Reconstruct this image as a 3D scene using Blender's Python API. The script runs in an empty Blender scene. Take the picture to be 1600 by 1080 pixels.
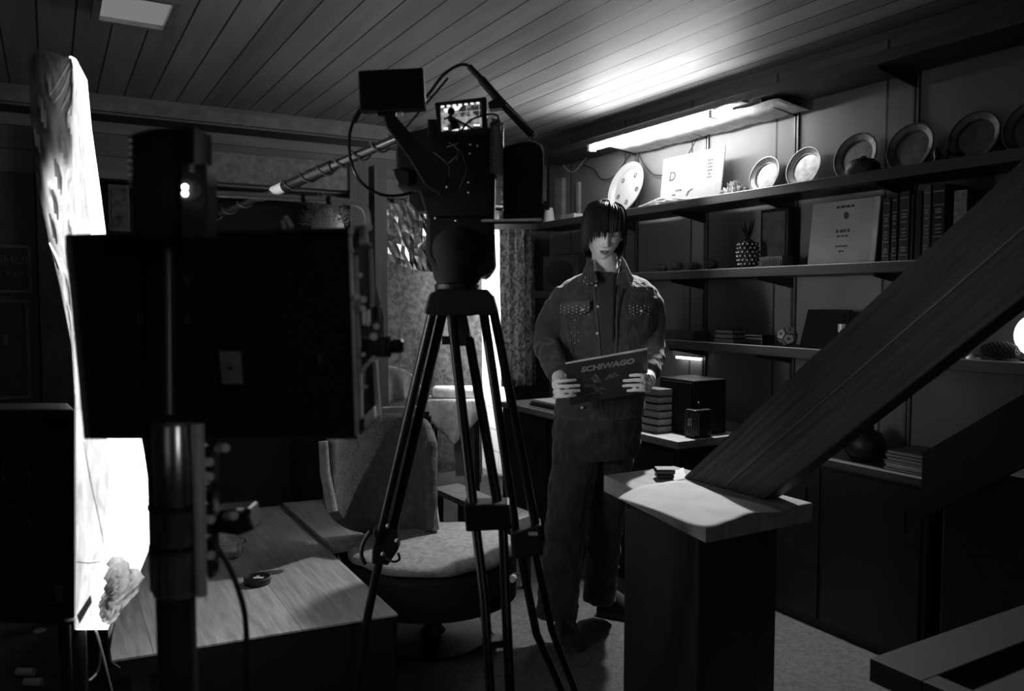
import bpy, bmesh, math, random
from mathutils import Vector, Matrix, Euler
random.seed(7)
PI = math.pi
S = bpy.context.scene
COL = S.collection
# ---------------------------------------------------------------- camera, world, exposure
YAW = math.radians(30.0); PITCH = math.atan(72/1250); H = 1.35; FPX = 1250.0
cd = bpy.data.cameras.new('camera'); cam = bpy.data.objects.new('camera', cd); COL.objects.link(cam)
cam.location = (0, 0, H); cam.rotation_euler = (PI/2-PITCH, 0, -YAW)
cd.sensor_width = 36; cd.lens = 36*FPX/1600; cd.clip_start = .05
cd.dof.use_dof = True; cd.dof.focus_distance = 3.2; cd.dof.aperture_fstop = 3.2
S.camera = cam
w = bpy.data.worlds.new('world'); S.world = w; w.use_nodes = True
w.node_tree.nodes['Background'].inputs[0].default_value = (1, 1, 1, 1)
w.node_tree.nodes['Background'].inputs[1].default_value = .002
S.view_settings.view_transform = 'Standard'; S.view_settings.look = 'None'
S.view_settings.gamma = 1; S.view_settings.use_curve_mapping = False
S.view_settings.exposure = 0.0
TUBE_E = 62.0; SOFT_E = 4.3; BACK_W = 32.0

def area(name, loc, to, sx, sy, watts, spread=180):
    l = bpy.data.lights.new(name, 'AREA'); l.shape = 'RECTANGLE'; l.size = sx; l.size_y = sy; l.energy = watts
    l.spread = math.radians(spread)
    o = bpy.data.objects.new(name, l); COL.objects.link(o); o.location = loc
    o.rotation_euler = (Vector(to)-Vector(loc)).to_track_quat('-Z', 'Y').to_euler()
    return o
# unseen light assumed in the room behind, falling on its right wall and table
area('assumed_back_light', (1.98, 5.12, 2.2), (2.95, 5.16, 1.25), .25, .25, BACK_W, 60)
# dim unseen fill light added behind the photographer
area('room_fill', (-1.9, -1.2, 2.0), (2.2, 2.6, .9), 1.0, 1.2, .6)

# unseen light added behind and right of the photographer for highlights on nearby metal
p_ = Vector((.42, -.95, 1.75)); area('highlight_fill', p_, (.9, 1.8, 1.0), .16, .4, 1.7)
# unseen spotlight assumed beside the tube, added for the man's shoulder and the slab
sl = bpy.data.lights.new('assumed_spot', 'SPOT'); sl.energy = 165; sl.spot_size = math.radians(84); sl.spot_blend = .5; sl.shadow_soft_size = .03
so = bpy.data.objects.new('assumed_spot', sl); COL.objects.link(so); so.location = (2.655, 2.95, 2.185)
so.rotation_euler = (Vector((1.85, 2.0, .85))-Vector(so.location)).to_track_quat('-Z', 'Y').to_euler()

# extra light added before the soft light to brighten the man
area('soft_light_boost', (-.06, 2.03, 1.30), (1.9, 2.6, 1.35), .25, .7, 5.0, 55)

# ---------------------------------------------------------------- picture geometry
Fv = Vector((math.sin(YAW)*math.cos(PITCH), math.cos(YAW)*math.cos(PITCH), -math.sin(PITCH)))
Rv = Vector((math.cos(YAW), -math.sin(YAW), 0)); Uv = Rv.cross(Fv)
Fh = Vector((math.sin(YAW), math.cos(YAW), 0)); Zv = Vector((0, 0, 1)); CAM = Vector((0, 0, H))
def ray(px, py): return Fv+Rv*((px-800)/FPX)+Uv*((540-py)/FPX)
def D(px, py, d): return CAM+ray(px, py)*d
def AZ(px, py, z): r = ray(px, py); return CAM+r*((z-H)/r.z)
def AX(px, py, x): r = ray(px, py); return CAM+r*(x/r.x)
def AY(px, py, y): r = ray(px, py); return CAM+r*(y/r.y)

# ---------------------------------------------------------------- materials
def nt(name):
    m = bpy.data.materials.new(name); m.use_nodes = True
    t = m.node_tree; b = t.nodes['Principled BSDF']
    return m, t, b
def g3(v): return (v, v, v, 1)
def N(t, ty, **k):
    n = t.nodes.new(ty)
    for a, b in k.items(): setattr(n, a, b)
    return n
_mc = {}
def mat(name, v, rough=.6, metal=0, var=.25, scale=14, stretch=(1, 1, 1), bump=.0, bscale=80, det=4, trans=0, sheen=0):
    if name in _mc: return _mc[name]
    m, t, b = nt(name); L = t.links
    tc = N(t, 'ShaderNodeTexCoord'); mp = N(t, 'ShaderNodeMapping'); mp.inputs['Scale'].default_value = stretch
    L.new(tc.outputs['Object'], mp.inputs[0])
    no = N(t, 'ShaderNodeTexNoise'); no.inputs['Scale'].default_value = scale; no.inputs['Detail'].default_value = det
    L.new(mp.outputs[0], no.inputs['Vector'])
    cr = N(t, 'ShaderNodeMapRange'); cr.inputs[1].default_value = .3; cr.inputs[2].default_value = .7
    cr.inputs[3].default_value = v*(1-var); cr.inputs[4].default_value = v*(1+var)
    L.new(no.outputs['Fac'], cr.inputs[0]); L.new(cr.outputs[0], b.inputs['Base Color'])
    b.inputs['Roughness'].default_value = rough; b.inputs['Metallic'].default_value = metal
    if trans: b.inputs['Transmission Weight'].default_value = trans
    if bump:
        n2 = N(t, 'ShaderNodeTexNoise'); n2.inputs['Scale'].default_value = bscale; n2.inputs['Detail'].default_value = 5
        L.new(mp.outputs[0], n2.inputs['Vector'])
        bp = N(t, 'ShaderNodeBump'); bp.inputs['Strength'].default_value = bump; bp.inputs['Distance'].default_value = .01
        L.new(n2.outputs['Fac'], bp.inputs['Height']); L.new(bp.outputs[0], b.inputs['Normal'])
    _mc[name] = m
    return m
def emit(name, v, strength, var=0, scale=5):
    m, t, b = nt(name); b.inputs['Base Color'].default_value = g3(v)
    b.inputs['Emission Color'].default_value = g3(1); b.inputs['Emission Strength'].default_value = strength
    if var:
        no = N(t, 'ShaderNodeTexNoise'); no.inputs['Scale'].default_value = scale
        mr = N(t, 'ShaderNodeMapRange'); mr.inputs[1].default_value = .3; mr.inputs[2].default_value = .7
        mr.inputs[3].default_value = strength*(1-var); mr.inputs[4].default_value = strength*(1+var)
        tc = N(t, 'ShaderNodeTexCoord'); t.links.new(tc.outputs['Object'], no.inputs['Vector'])
        t.links.new(no.outputs['Fac'], mr.inputs[0]); t.links.new(mr.outputs[0], b.inputs['Emission Strength'])
    return m
def boards(name, v, axis, width, groove=.08, grain=(60, 2, 60), rough=.5, off=0.0, var=.3, fleck=.0):
    # planks: axis = index of the coordinate across which they repeat
    m, t, b = nt(name); L = t.links
    tc = N(t, 'ShaderNodeTexCoord'); sp = N(t, 'ShaderNodeSeparateXYZ'); L.new(tc.outputs['Object'], sp.inputs[0])
    a = N(t, 'ShaderNodeMath', operation='ADD'); a.inputs[1].default_value = off; L.new(sp.outputs[axis], a.inputs[0])
    dv = N(t, 'ShaderNodeMath', operation='DIVIDE'); dv.inputs[1].default_value = width; L.new(a.outputs[0], dv.inputs[0])
    fr = N(t, 'ShaderNodeMath', operation='FRACT'); L.new(dv.outputs[0], fr.inputs[0])
    fl = N(t, 'ShaderNodeMath', operation='FLOOR'); L.new(dv.outputs[0], fl.inputs[0])
    wn = N(t, 'ShaderNodeTexWhiteNoise', noise_dimensions='1D'); L.new(fl.outputs[0], wn.inputs['W'])
    gt = N(t, 'ShaderNodeMath', operation='GREATER_THAN'); gt.inputs[1].default_value = groove; L.new(fr.outputs[0], gt.inputs[0])
    mp = N(t, 'ShaderNodeMapping'); mp.inputs['Scale'].default_value = grain; L.new(tc.outputs['Object'], mp.inputs[0])
    no = N(t, 'ShaderNodeTexNoise'); no.inputs['Scale'].default_value = 1; no.inputs['Detail'].default_value = 6
    L.new(mp.outputs[0], no.inputs['Vector'])
    mr = N(t, 'ShaderNodeMapRange'); mr.inputs[1].default_value = .25; mr.inputs[2].default_value = .75
    mr.inputs[3].default_value = v*(1-var); mr.inputs[4].default_value = v*(1+var); L.new(no.outputs['Fac'], mr.inputs[0])
    m1 = N(t, 'ShaderNodeMath', operation='MULTIPLY_ADD'); m1.inputs[1].default_value = .35; m1.inputs[2].default_value = .8
    L.new(wn.outputs[0], m1.inputs[0])
    m2 = N(t, 'ShaderNodeMath', operation='MULTIPLY'); L.new(mr.outputs[0], m2.inputs[0]); L.new(m1.outputs[0], m2.inputs[1])
    g2 = N(t, 'ShaderNodeMapRange'); g2.inputs[3].default_value = .12; g2.inputs[4].default_value = 1; L.new(gt.outputs[0], g2.inputs[0])
    m3 = N(t, 'ShaderNodeMath', operation='MULTIPLY'); L.new(m2.outputs[0], m3.inputs[0]); L.new(g2.outputs[0], m3.inputs[1])
    L.new(m3.outputs[0], b.inputs['Base Color']); b.inputs['Roughness'].default_value = rough
    bp = N(t, 'ShaderNodeBump'); bp.inputs['Strength'].default_value = .5; bp.inputs['Distance'].default_value = .004
    L.new(m3.outputs[0], bp.inputs['Height']); L.new(bp.outputs[0], b.inputs['Normal'])
    return m
def brick(name, v, mortar, sx, sz, plane='YZ'):
    m, t, b = nt(name); L = t.links
    tc = N(t, 'ShaderNodeTexCoord'); sp = N(t, 'ShaderNodeSeparateXYZ'); L.new(tc.outputs['Object'], sp.inputs[0])
    cb = N(t, 'ShaderNodeCombineXYZ'); L.new(sp.outputs[1 if plane == 'YZ' else 0], cb.inputs[0]); L.new(sp.outputs[2], cb.inputs[1])
    br = N(t, 'ShaderNodeTexBrick'); br.inputs['Scale'].default_value = 1; br.inputs['Brick Width'].default_value = sx
    br.inputs['Row Height'].default_value = sz; br.inputs['Mortar Size'].default_value = .008
    br.inputs['Color1'].default_value = g3(v); br.inputs['Color2'].default_value = g3(v*.8); br.inputs['Mortar'].default_value = g3(mortar)
    L.new(cb.outputs[0], br.inputs['Vector']); L.new(br.outputs[0], b.inputs['Base Color']); b.inputs['Roughness'].default_value = .9
    bp = N(t, 'ShaderNodeBump'); bp.inputs['Distance'].default_value = .01; L.new(br.outputs['Fac'], bp.inputs['Height']); bp.invert = True
    L.new(bp.outputs[0], b.inputs['Normal'])
    return m

# ---------------------------------------------------------------- mesh builder
class MB:
    def __init__(s): s.v = []; s.f = []
    def add(s, vs, fs):
        n = len(s.v); s.v += [Vector(v) for v in vs]; s.f += [tuple(n+i for i in f) for f in fs]; return s
    def hexa(s, p):   # 4 bottom, 4 top
        return s.add(p, [(0, 1, 2, 3), (7, 6, 5, 4), (0, 4, 5, 1), (1, 5, 6, 2), (2, 6, 7, 3), (3, 7, 4, 0)])
    def box(s, c, d, R=None):
        c = Vector(c); hx, hy, hz = d[0]/2, d[1]/2, d[2]/2
        p = [Vector(q) for q in ((-hx, -hy, -hz), (hx, -hy, -hz), (hx, hy, -hz), (-hx, hy, -hz), (-hx, -hy, hz), (hx, -hy, hz), (hx, hy, hz), (-hx, hy, hz))]
        if R is not None: p = [R @ q for q in p]
        return s.hexa([c+q for q in p])
    def bx(s, x0, x1, y0, y1, z0, z1): return s.box(((x0+x1)/2, (y0+y1)/2, (z0+z1)/2), (x1-x0, y1-y0, z1-z0))
    def prism(s, poly, off):
        poly = [Vector(p) for p in poly]; off = Vector(off); n = len(poly)
        fs = [tuple(range(n)), tuple(range(2*n-1, n-1, -1))]
        fs += [(i, (i+1) % n, n+(i+1) % n, n+i) for i in range(n)]
        return s.add(poly+[p+off for p in poly], fs)
    def pp(s, pix, d, t, off=None):   # outline at view depth d (number or list), real thickness t
        n = len(pix); ds = d if isinstance(d, (list, tuple)) else [d]*n
        return s.prism([D(x, y, dd) for (x, y), dd in zip(pix, ds)], off if off is not None else Fh*t)
    def pbox(s, x0, y0, x1, y1, d, t, off=None):
        dl, dr = d if isinstance(d, tuple) else (d, d)
        return s.pp([(x0, y0), (x1, y0), (x1, y1), (x0, y1)], [dl, dr, dr, dl], t, off)
    def loft(s, rings, cap=True):     # rings: lists of points
        n = len(rings[0]); vs = [p for r in rings for p in r]; fs = []
        for k in range(len(rings)-1):
            for i in range(n):
                j = (i+1) % n; fs.append((k*n+i, k*n+j, (k+1)*n+j, (k+1)*n+i))
        if cap: fs += [tuple(range(n-1, -1, -1)), tuple((len(rings)-1)*n+i for i in range(n))]
        return s.add(vs, fs)
    def ell(s, c, r, nu=20, nv=12, R=None):
        c = Vector(c); rings = []
        vs = []; fs = []
        for j in range(1, nv):
            a = PI*j/nv
            for i in range(nu):
                b = 2*PI*i/nu; q = Vector((r[0]*math.sin(a)*math.cos(b), r[1]*math.sin(a)*math.sin(b), r[2]*math.cos(a)))
                vs.append(c+(R @ q if R is not None else q))
        top = Vector((0, 0, r[2])); bot = -top
        if R is not None: top = R @ top; bot = R @ bot
        vs += [c+top, c+bot]; T = len(vs)-2
        for j in range(nv-2):
            for i in range(nu):
                k = (i+1) % nu; fs.append((j*nu+i, (j+1)*nu+i, (j+1)*nu+k, j*nu+k))
        for i in range(nu):
            k = (i+1) % nu; fs.append((T, i, k)); fs.append((T+1, (nv-2)*nu+k, (nv-2)*nu+i))
        return s.add(vs, fs)
    def tube(s, pts, r, n=10, sq=None):
        pts = [Vector(p) for p in pts]; m = len(pts); rs = r if isinstance(r, (list, tuple)) else [r]*m
        rings = []; ref = None
        for i in range(m):
            d = (pts[min(i+1, m-1)]-pts[max(i-1, 0)]).normalized()
            if ref is None:
                ref = Vector((0, 0, 1)) if abs(d.z) < .9 else Vector((1, 0, 0))
            u = (ref-d*ref.dot(d)).normalized(); ref = u; v = d.cross(u)
            e = sq if sq else 1
            rings.append([pts[i]+(u*math.cos(2*PI*k/n)+v*math.sin(2*PI*k/n)*e)*rs[i] for k in range(n)])
        return s.loft(rings)
    def cyl(s, p0, p1, r, r1=None, n=20): return s.tube([p0, p1], [r, r if r1 is None else r1], n)
    def lathe(s, prof, c=(0, 0, 0), axis=(0, 0, 1), n=32, cap=True):
        R = Vector((0, 0, 1)).rotation_difference(Vector(axis).normalized()).to_matrix(); c = Vector(c)
        return s.loft([[c+R @ Vector((r*math.cos(2*PI*k/n), r*math.sin(2*PI*k/n), z)) for k in range(n)] for r, z in prof], cap)
    def torus(s, c, R0, r0, axis=(0, 0, 1), n=32, m=8, sx=1, sy=1):
        R = Vector((0, 0, 1)).rotation_difference(Vector(axis).normalized()).to_matrix(); c = Vector(c); vs = []; fs = []
        for i in range(n):
            a = 2*PI*i/n
            for j in range(m):
                b = 2*PI*j/m; q = Vector(((R0+r0*math.cos(b))*math.cos(a)*sx, (R0+r0*math.cos(b))*math.sin(a)*sy, r0*math.sin(b)))
                vs.append(c+R @ q)
        for i in range(n):
            for j in range(m): fs.append((i*m+j, ((i+1) % n)*m+j, ((i+1) % n)*m+(j+1) % m, i*m+(j+1) % m))
        return s.add(vs, fs)
    def sheet(s, grid):
        R_, C_ = len(grid), len(grid[0]); vs = [p for r in grid for p in r]
        return s.add(vs, [(i*C_+j, i*C_+j+1, (i+1)*C_+j+1, (i+1)*C_+j) for i in range(R_-1) for j in range(C_-1)])
    def build(s, name, m, parent=None, smooth=False, bevel=0, solid=0, sub=0, remesh=0, local=False):
        if parent is not None: off = wloc(parent)
        elif local: off = Vector((0, 0, 0))
        else:
            xs = [v.x for v in s.v]; ys = [v.y for v in s.v]; zs = [v.z for v in s.v]
            off = Vector(((min(xs)+max(xs))/2, (min(ys)+max(ys))/2, min(zs)))
        me = bpy.data.meshes.new(name); me.from_pydata([v-off for v in s.v], [], s.f)
        bm = bmesh.new(); bm.from_mesh(me)
        bmesh.ops.recalc_face_normals(bm, faces=bm.faces)
        if smooth:
            for f in bm.faces: f.smooth = True
            for e in bm.edges:
                if len(e.link_faces) == 2 and e.calc_face_angle(0) > math.radians(42): e.smooth = False
        bm.to_mesh(me); bm.free(); me.materials.append(m)
        o = bpy.data.objects.new(name, me); COL.objects.link(o)
        if parent is not None: o.parent = parent
        else: o.location = off
        if solid: md = o.modifiers.new('solid', 'SOLIDIFY'); md.thickness = solid; md.offset = 0
        if bevel: md = o.modifiers.new('bevel', 'BEVEL'); md.width = bevel; md.segments = 2; md.limit_method = 'ANGLE'
        if remesh:
            md = o.modifiers.new('remesh', 'REMESH'); md.mode = 'VOXEL'; md.voxel_size = remesh; md.use_smooth_shade = True
            md = o.modifiers.new('smooth', 'SMOOTH'); md.iterations = 3; md.factor = .5
        if sub: md = o.modifiers.new('sub', 'SUBSURF'); md.levels = sub; md.render_levels = sub
        return o
def wloc(o):
    v = Vector((0, 0, 0))
    while o is not None: v += o.location; o = o.parent
    return v
def tag(o, label, cat, group=None, kind=None):
    o['label'] = label; o['category'] = cat
    if group: o['group'] = group
    if kind: o['kind'] = kind
    return o
def root(name, loc, label, cat, group=None):
    o = bpy.data.objects.new(name, None); COL.objects.link(o); o.location = loc; o.empty_display_size = .05
    return tag(o, label, cat, group)
def struct(o): o['kind'] = 'structure'; return o
def place(o, M): o.matrix_world = M; o.location, o.rotation_euler = M.to_translation(), M.to_euler(); return o
def text(name, s_, size, c, right, up, m, parent, ext=.0006, bold=0, shear=0, align='CENTER'):
    cu = bpy.data.curves.new('t', 'FONT'); cu.body = s_; cu.size = size; cu.extrude = ext; cu.align_x = align; cu.align_y = 'CENTER'
    cu.offset = bold; cu.shear = shear; cu.resolution_u = 3
    t = bpy.data.objects.new('t', cu); COL.objects.link(t); bpy.context.view_layer.update()
    me = bpy.data.meshes.new_from_object(t.evaluated_get(bpy.context.evaluated_depsgraph_get()))
    bpy.data.objects.remove(t); me.name = name; me.materials.clear(); me.materials.append(m)
    right = Vector(right).normalized(); up = Vector(up); up = (up-right*up.dot(right)).normalized(); nz = right.cross(up)
    M = Matrix((right, up, nz)).transposed()
    off = wloc(parent)
    for v in me.vertices: v.co = Vector(c)+M @ v.co-off
    o = bpy.data.objects.new(name, me); COL.objects.link(o); o.parent = parent
    return o
def bez(p, n=12):   # catmull-rom through points
    p = [Vector(q) for q in p]; q = [p[0]*2-p[1]]+p+[p[-1]*2-p[-2]]; out = []
    for i in range(1, len(q)-2):
        for k in range(n):
            t = k/n; a, b, c, d = q[i-1], q[i], q[i+1], q[i+2]
            out.append(.5*((2*b)+(c-a)*t+(2*a-5*b+4*c-d)*t*t+(3*b-a-3*c+d)*t**3))
    return out+[p[-1]]

# ---------------------------------------------------------------- shared materials
BLK = mat('black_plastic', .007, .45, bump=.1)
BLK2 = mat('black_matte', .003, .85)
DRK = mat('dark_metal', .03, .35, .6, bump=.05)
CHR = mat('bright_steel', .95, .3, .35)
ALU = mat('brushed_aluminium', .5, .38, .4, stretch=(1, 1, 8))
RUB = mat('black_rubber', .01, .6)
WHT = mat('white_paper', .8, .8, var=.06)
INK = mat('printed_ink', .05, .8)
DWOOD = boards('dark_shelf_wood', .06, 2, 5.0, 0, (30, 3, 30), .45)
SKIN = mat('skin', .68, .5, var=.06, scale=30, bump=.05)

# ---------------------------------------------------------------- the room
XW, YB, ZC = 2.97, 4.65, 2.4
CEIL = boards('ceiling_boards', .42, 0, .125, .06, (14, 1.2, 14), .55, var=.25)
struct(MB().bx(-2.6, 3.07, -2.6, 7.2, ZC, ZC+.06).build('ceiling', CEIL))
struct(MB().bx(-2.6, 3.07, -2.6, 7.2, -.06, 0).build('floor', mat('grey_carpet', .10, .95, var=.3, scale=60, bump=.5, bscale=300)))
WALLM = boards('painted_panel_wall', .19, 1, .57, .02, (6, 6, 3), .6, off=.1, var=.15)
struct(MB().bx(XW, XW+.1, -2.6, 4.7, 0, ZC).build('wall_right', WALLM))
struct(MB().bx(-2.7, -2.6, -2.6, 7.2, 0, ZC).build('wall_left', mat('left_wall', .05, .8)))
struct(MB().bx(-2.7, 3.07, -2.7, -2.6, 0, ZC).build('wall_behind_camera', mat('near_wall', .08, .8)))
# brick right wall and dark far wall of the room behind
struct(MB().bx(XW, XW+.1, 4.7, 7.2, 0, ZC).build('wall_right_far', brick('white_block', .75, .42, .40, .17)))
struct(MB().bx(-2.7, XW, 5.62, 5.72, 0, ZC).build('wall_far', mat('rough_plaster', .07, .95, var=.6, scale=25, bump=.8, bscale=60)))
# back wall with the opening: header, left part, posts
BW = boards('back_wall_panels', .10, 0, .3, .02, (8, 8, 3), .7)
HD = boards('header_boards', .24, 2, .115, .03, (3, 14, 14), .6)
b = MB().bx(-2.6, XW, YB, YB+.1, 1.97, ZC); struct(b.build('wall_back', HD))
struct(MB().bx(-2.6, .10, YB, YB+.1, 0, 1.97).build('wall_back_left', BW))
struct(MB().bx(-2.6, XW, YB-.03, YB, 2.31, 2.37).build('trim_1', mat('crown_trim', .28, .6)))
struct(MB().bx(-2.6, XW, YB-.02, YB, 2.26, 2.295).build('trim_2', BLK))
PW = boards('post_wood', .16, 0, 9, 0, (40, 40, 3), .6, off=5)
def postx(px0, px1, y): return AY(px0, 400, y).x, AY(px1, 400, y).x
a0, a1 = postx(548, 577, YB-.06); struct(MB().bx(a0, a1, YB-.06, YB+.1, 0, 2.17).build('trim_3', PW))
a0, a1 = postx(586, 605, YB-.06); struct(MB().bx(a0, a1, YB-.06, YB+.1, .0, 2.15).build('trim_4', PW))
a0, a1 = postx(316, 548, YB-.03); struct(MB().bx(a0, a1, YB-.045, YB, 1.99, 2.15).build('trim_5', mat('pale_fascia', .30, .35, var=.3, scale=30)))
# black sheet added in place of the unlit space in the left opening
a0, a1 = postx(250, 604, YB+.25); struct(MB().bx(.05, a1, YB+.3, YB+.36, 0, 2.3).build('void_sheet', mat('void_black', .008, .8)))
struct(MB().bx(AY(800, 400, YB).x, XW, YB-.02, YB+.08, 0, 1.97).build('shade_upright', mat('dark_post', .05, .8, bump=.3)))  # upright added to keep the brick dark beside and below the curtain
# low wall beside the post
a0, a1 = postx(60, 114, YB-.05); struct(MB().bx(a0, a1, YB-.06, YB, 0, 2.2).build('trim_6', mat('dark_post', .09, .8, bump=.3)))
# ---------------------------------------------------------------- shelving on the right wall
SHX = 2.70
SH = {}
def shelf(z, y0, y1, label, th=.042, front=SHX, back=XW-.035):
    o = MB().bx(front, back, y0, y1, z-th, z).build('wall_shelf', DWOOD, bevel=.003)
    return tag(o, label, 'shelf', 'long shelves on the right wall')
TOPZ, MIDZ, LOWZ, CNTZ = 1.836, 1.492, 1.147, .71
shelf(2.27, .2, 4.44, 'dark empty shelf just under the ceiling above the fluorescent tube')
shelf(TOPZ, .2, 4.44, 'dark wooden shelf carrying the row of plates')
shelf(MIDZ, .2, 3.6, 'dark wooden shelf carrying the framed certificate and upright books')
shelf(LOWZ, .2, 3.6, 'dark wooden shelf carrying the pine cone and the round calendar')
UPM = mat('upright_metal', .13, .45, .4)
for i, (y, lb) in enumerate(((3.118, 'shelf upright nearest the man, rising behind the white printed board'), (2.545, 'shelf upright behind the two smallest pewter plates'), (1.965, 'shelf upright behind the plate row, above the sloping beam'), (3.69, 'shelf upright behind the head of the man'))):
    r = root('shelf_upright', (XW, y, 0), lb, 'upright', 'uprights of the wall shelving')
    MB().bx(XW-.012, XW, y-.013, y-.004, .75, 2.26).bx(XW-.012, XW, y+.004, y+.013, .75, 2.26).bx(XW-.005, XW, y-.013, y+.013, .75, 2.26).build('rail', UPM, r)
    for z in (2.228, TOPZ-.042, MIDZ-.042, LOWZ-.042):
        if y > 3.6 and z < 1.7: continue
        MB().prism([(XW-.012, y-.004, z), (SHX+.03, y-.004, z), (SHX+.03, y-.004, z-.012), (XW-.012, y-.004, z-.05)], (0, .008, 0)).build('bracket', BLK, r)
# fluorescent tube under the front of the top shelf
TU = emit('tube_glow', 1, TUBE_E)
TX, TZ_ = 2.672, 2.203
r = root('fluorescent_light', (TX, 3.17, TZ_), 'glowing fluorescent tube at the front of the highest shelf', 'lamp')
MB().cyl((TX, 2.79, TZ_), (TX, 3.72, TZ_), .017).build('tube', TU, r, smooth=True)
MB().bx(TX, 2.715, 2.60, 3.78, 2.221, 2.2275).build('housing', mat('lamp_housing', .3, .4), r)
for y in (3.735, 2.775): MB().bx(TX-.02, 2.70, y-.012, y+.012, 2.183, 2.22).build('socket', WHT, r, bevel=.003)
MB().cyl((TX, 2.67, TZ_), (TX, 2.73, TZ_), .016).build('starter_bulb', emit('starter_glow', 1, TUBE_E), r, smooth=True)
# strip hanging at the wall side below the shelf
g = []
for i in range(40):
    y = 2.45+1.22*i/39; g.append([Vector((2.735, y, 2.212+.003*math.sin(i*.9))), Vector((2.93, y, 2.185+.003*math.sin(i*.7)+.002*math.sin(i*2.3)))])
o = MB().sheet(g).build('reflector_sheet', mat('reflector', .6, .5, bump=.4), solid=.002, smooth=True)
tag(o, 'crinkled pale reflector sheet between the fluorescent tube and the wall', 'reflector')
def cable(name, pts, r_, label, m=None, parent=None, cat='cable', n=8):
    o = MB().tube(bez(pts, n), r_, 8).build(name, m or RUB, parent, smooth=True)
    if parent is None: tag(o, label, cat)
    return o
cable('cable', [AX(917, 245, 2.9), AX(897, 268, 2.93), AX(883, 262, 2.93), AX(880, 248, 2.93)], .004, 'pale looped cable left of the fluorescent tube', mat('pale_cable', .5, .5))
cable('cable', [AX(985, 240, 2.95), AX(960, 275, 2.95), AX(940, 280, 2.95), AX(928, 265, 2.95), AX(912, 258, 2.95)], .0035, 'dark cable between the lamp and the painted oval platter')
cable('cable', [AX(997, 236, 2.95), AX(1005, 255, 2.95), AX(1020, 272, 2.95), AX(1035, 274, 2.95)], .0035, 'dark cable running down behind the white printed board')
tag(MB().tube([AX(1090, 215, 2.95), AX(1076, 240, 2.95)], .003, 6).build('cable', RUB), 'short dark cable above the white printed board', 'cable')
# window frame boards on the wall at far end of the shelves
a = AX(873, 300, XW); c = AX(884, 300, XW)
o = MB().bx(XW-.03, XW, c.y, a.y, TOPZ, 2.15).build('timber_strip', mat('pale_timber', .32, .6)); tag(o, 'pale upright timber strip on the wall above the far end of the plate shelf', 'timber')
a = AX(904, 300, XW); c = AX(908, 300, XW)
o = MB().bx(XW-.02, XW, c.y, a.y, TOPZ, 2.1).build('timber_strip', mat('pale_timber', .32, .6)); tag(o, 'thin upright strip on the wall just left of the oval platter', 'timber')

# ---- plates
def plate_mb(R0, depth=.02, rim=.3):
    p = [(.001, .004), (R0*(1-rim), .004), (R0*(1-rim)*1.06, .012), (R0*.97, depth), (R0, depth+.002), (R0, depth-.002), (R0*.97, depth-.004), (R0*(1-rim)*1.04, 0), (R0*(1-rim)*.9, -.002), (.001, -.002)]
    b = MB().lathe(p, n=48)
    b.torus((0, 0, depth+.001), R0*.985, .0035, n=48, m=6)
    b.torus((0, 0, .008), R0*(1-rim)*1.02, .002, n=48, m=6)
    return b
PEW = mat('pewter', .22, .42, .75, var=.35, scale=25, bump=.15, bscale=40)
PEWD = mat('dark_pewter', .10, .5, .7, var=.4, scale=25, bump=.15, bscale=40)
def stand_plate(px, py_top, R0, label, m, x0=2.88, lean=14, grp='plates standing on the top shelf', z=TOPZ, front=False, **k):
    pos = AX(px, (py_top+280)/2, x0)
    o = plate_mb(R0, **k).build('plate', m, smooth=True, local=True)
    L_ = math.radians(lean)
    # plate axis points to -X, leaning back against the wall
    M = Matrix.Translation((XW-.012-2*R0*math.sin(L_)+R0*math.sin(L_)-.018, pos.y, z+R0*math.cos(L_)+.002)) @ Matrix.Rotation(-PI/2+L_, 4, 'Y')
    place(o, M); return tag(o, label, 'plate', grp)
stand_plate(1190, 237, .088, 'pewter plate beside the crystals, smallest and leftmost of the plain plates', PEW)
stand_plate(1251, 223, .092, 'pewter plate with a polished rim, second of the plain plates from the crystals', PEW)
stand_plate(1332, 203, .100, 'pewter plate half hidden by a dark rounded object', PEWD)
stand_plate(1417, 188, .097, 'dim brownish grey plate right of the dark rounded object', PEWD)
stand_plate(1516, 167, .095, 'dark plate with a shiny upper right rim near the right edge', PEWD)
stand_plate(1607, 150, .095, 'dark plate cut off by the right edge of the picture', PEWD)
# painted platter
pl = AX(974, 290, 2.86)
r = root('platter', (0, 0, 0), 'large white platter with small painted flowers on the top shelf', 'platter')
plate_mb(.152, .025, .22).build('dish', mat('white_glaze', .45, .25, var=.04), r, smooth=True, local=True)
fm = mat('painted_flower', .02, .4)
for a in (50, 120, 190, 260, 330):
    bb = MB(); cx, cy = .085*math.cos(math.radians(a)), .085*math.sin(math.radians(a))
    for k in range(6): bb.ell((cx+.011*math.cos(k*1.05), cy+.011*math.sin(k*1.05), .006), (.005, .004, .002), 8, 5)
    bb.tube([(cx, cy, .0065), (cx*.86, cy*.9, .0065), (cx*.78, cy*.95, .0065)], .0015, 5)
    bb.build('flower_motif', fm, r, local=True)
L_ = math.radians(16)
place(r, Matrix.Translation((XW-.03-.152*math.sin(L_), pl.y, TOPZ+.152*math.cos(L_)+.003)) @ Matrix.Rotation(-PI/2+L_, 4, 'Y') @ Matrix.Diagonal((1.0, 1.0, 1, 1)))
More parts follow.
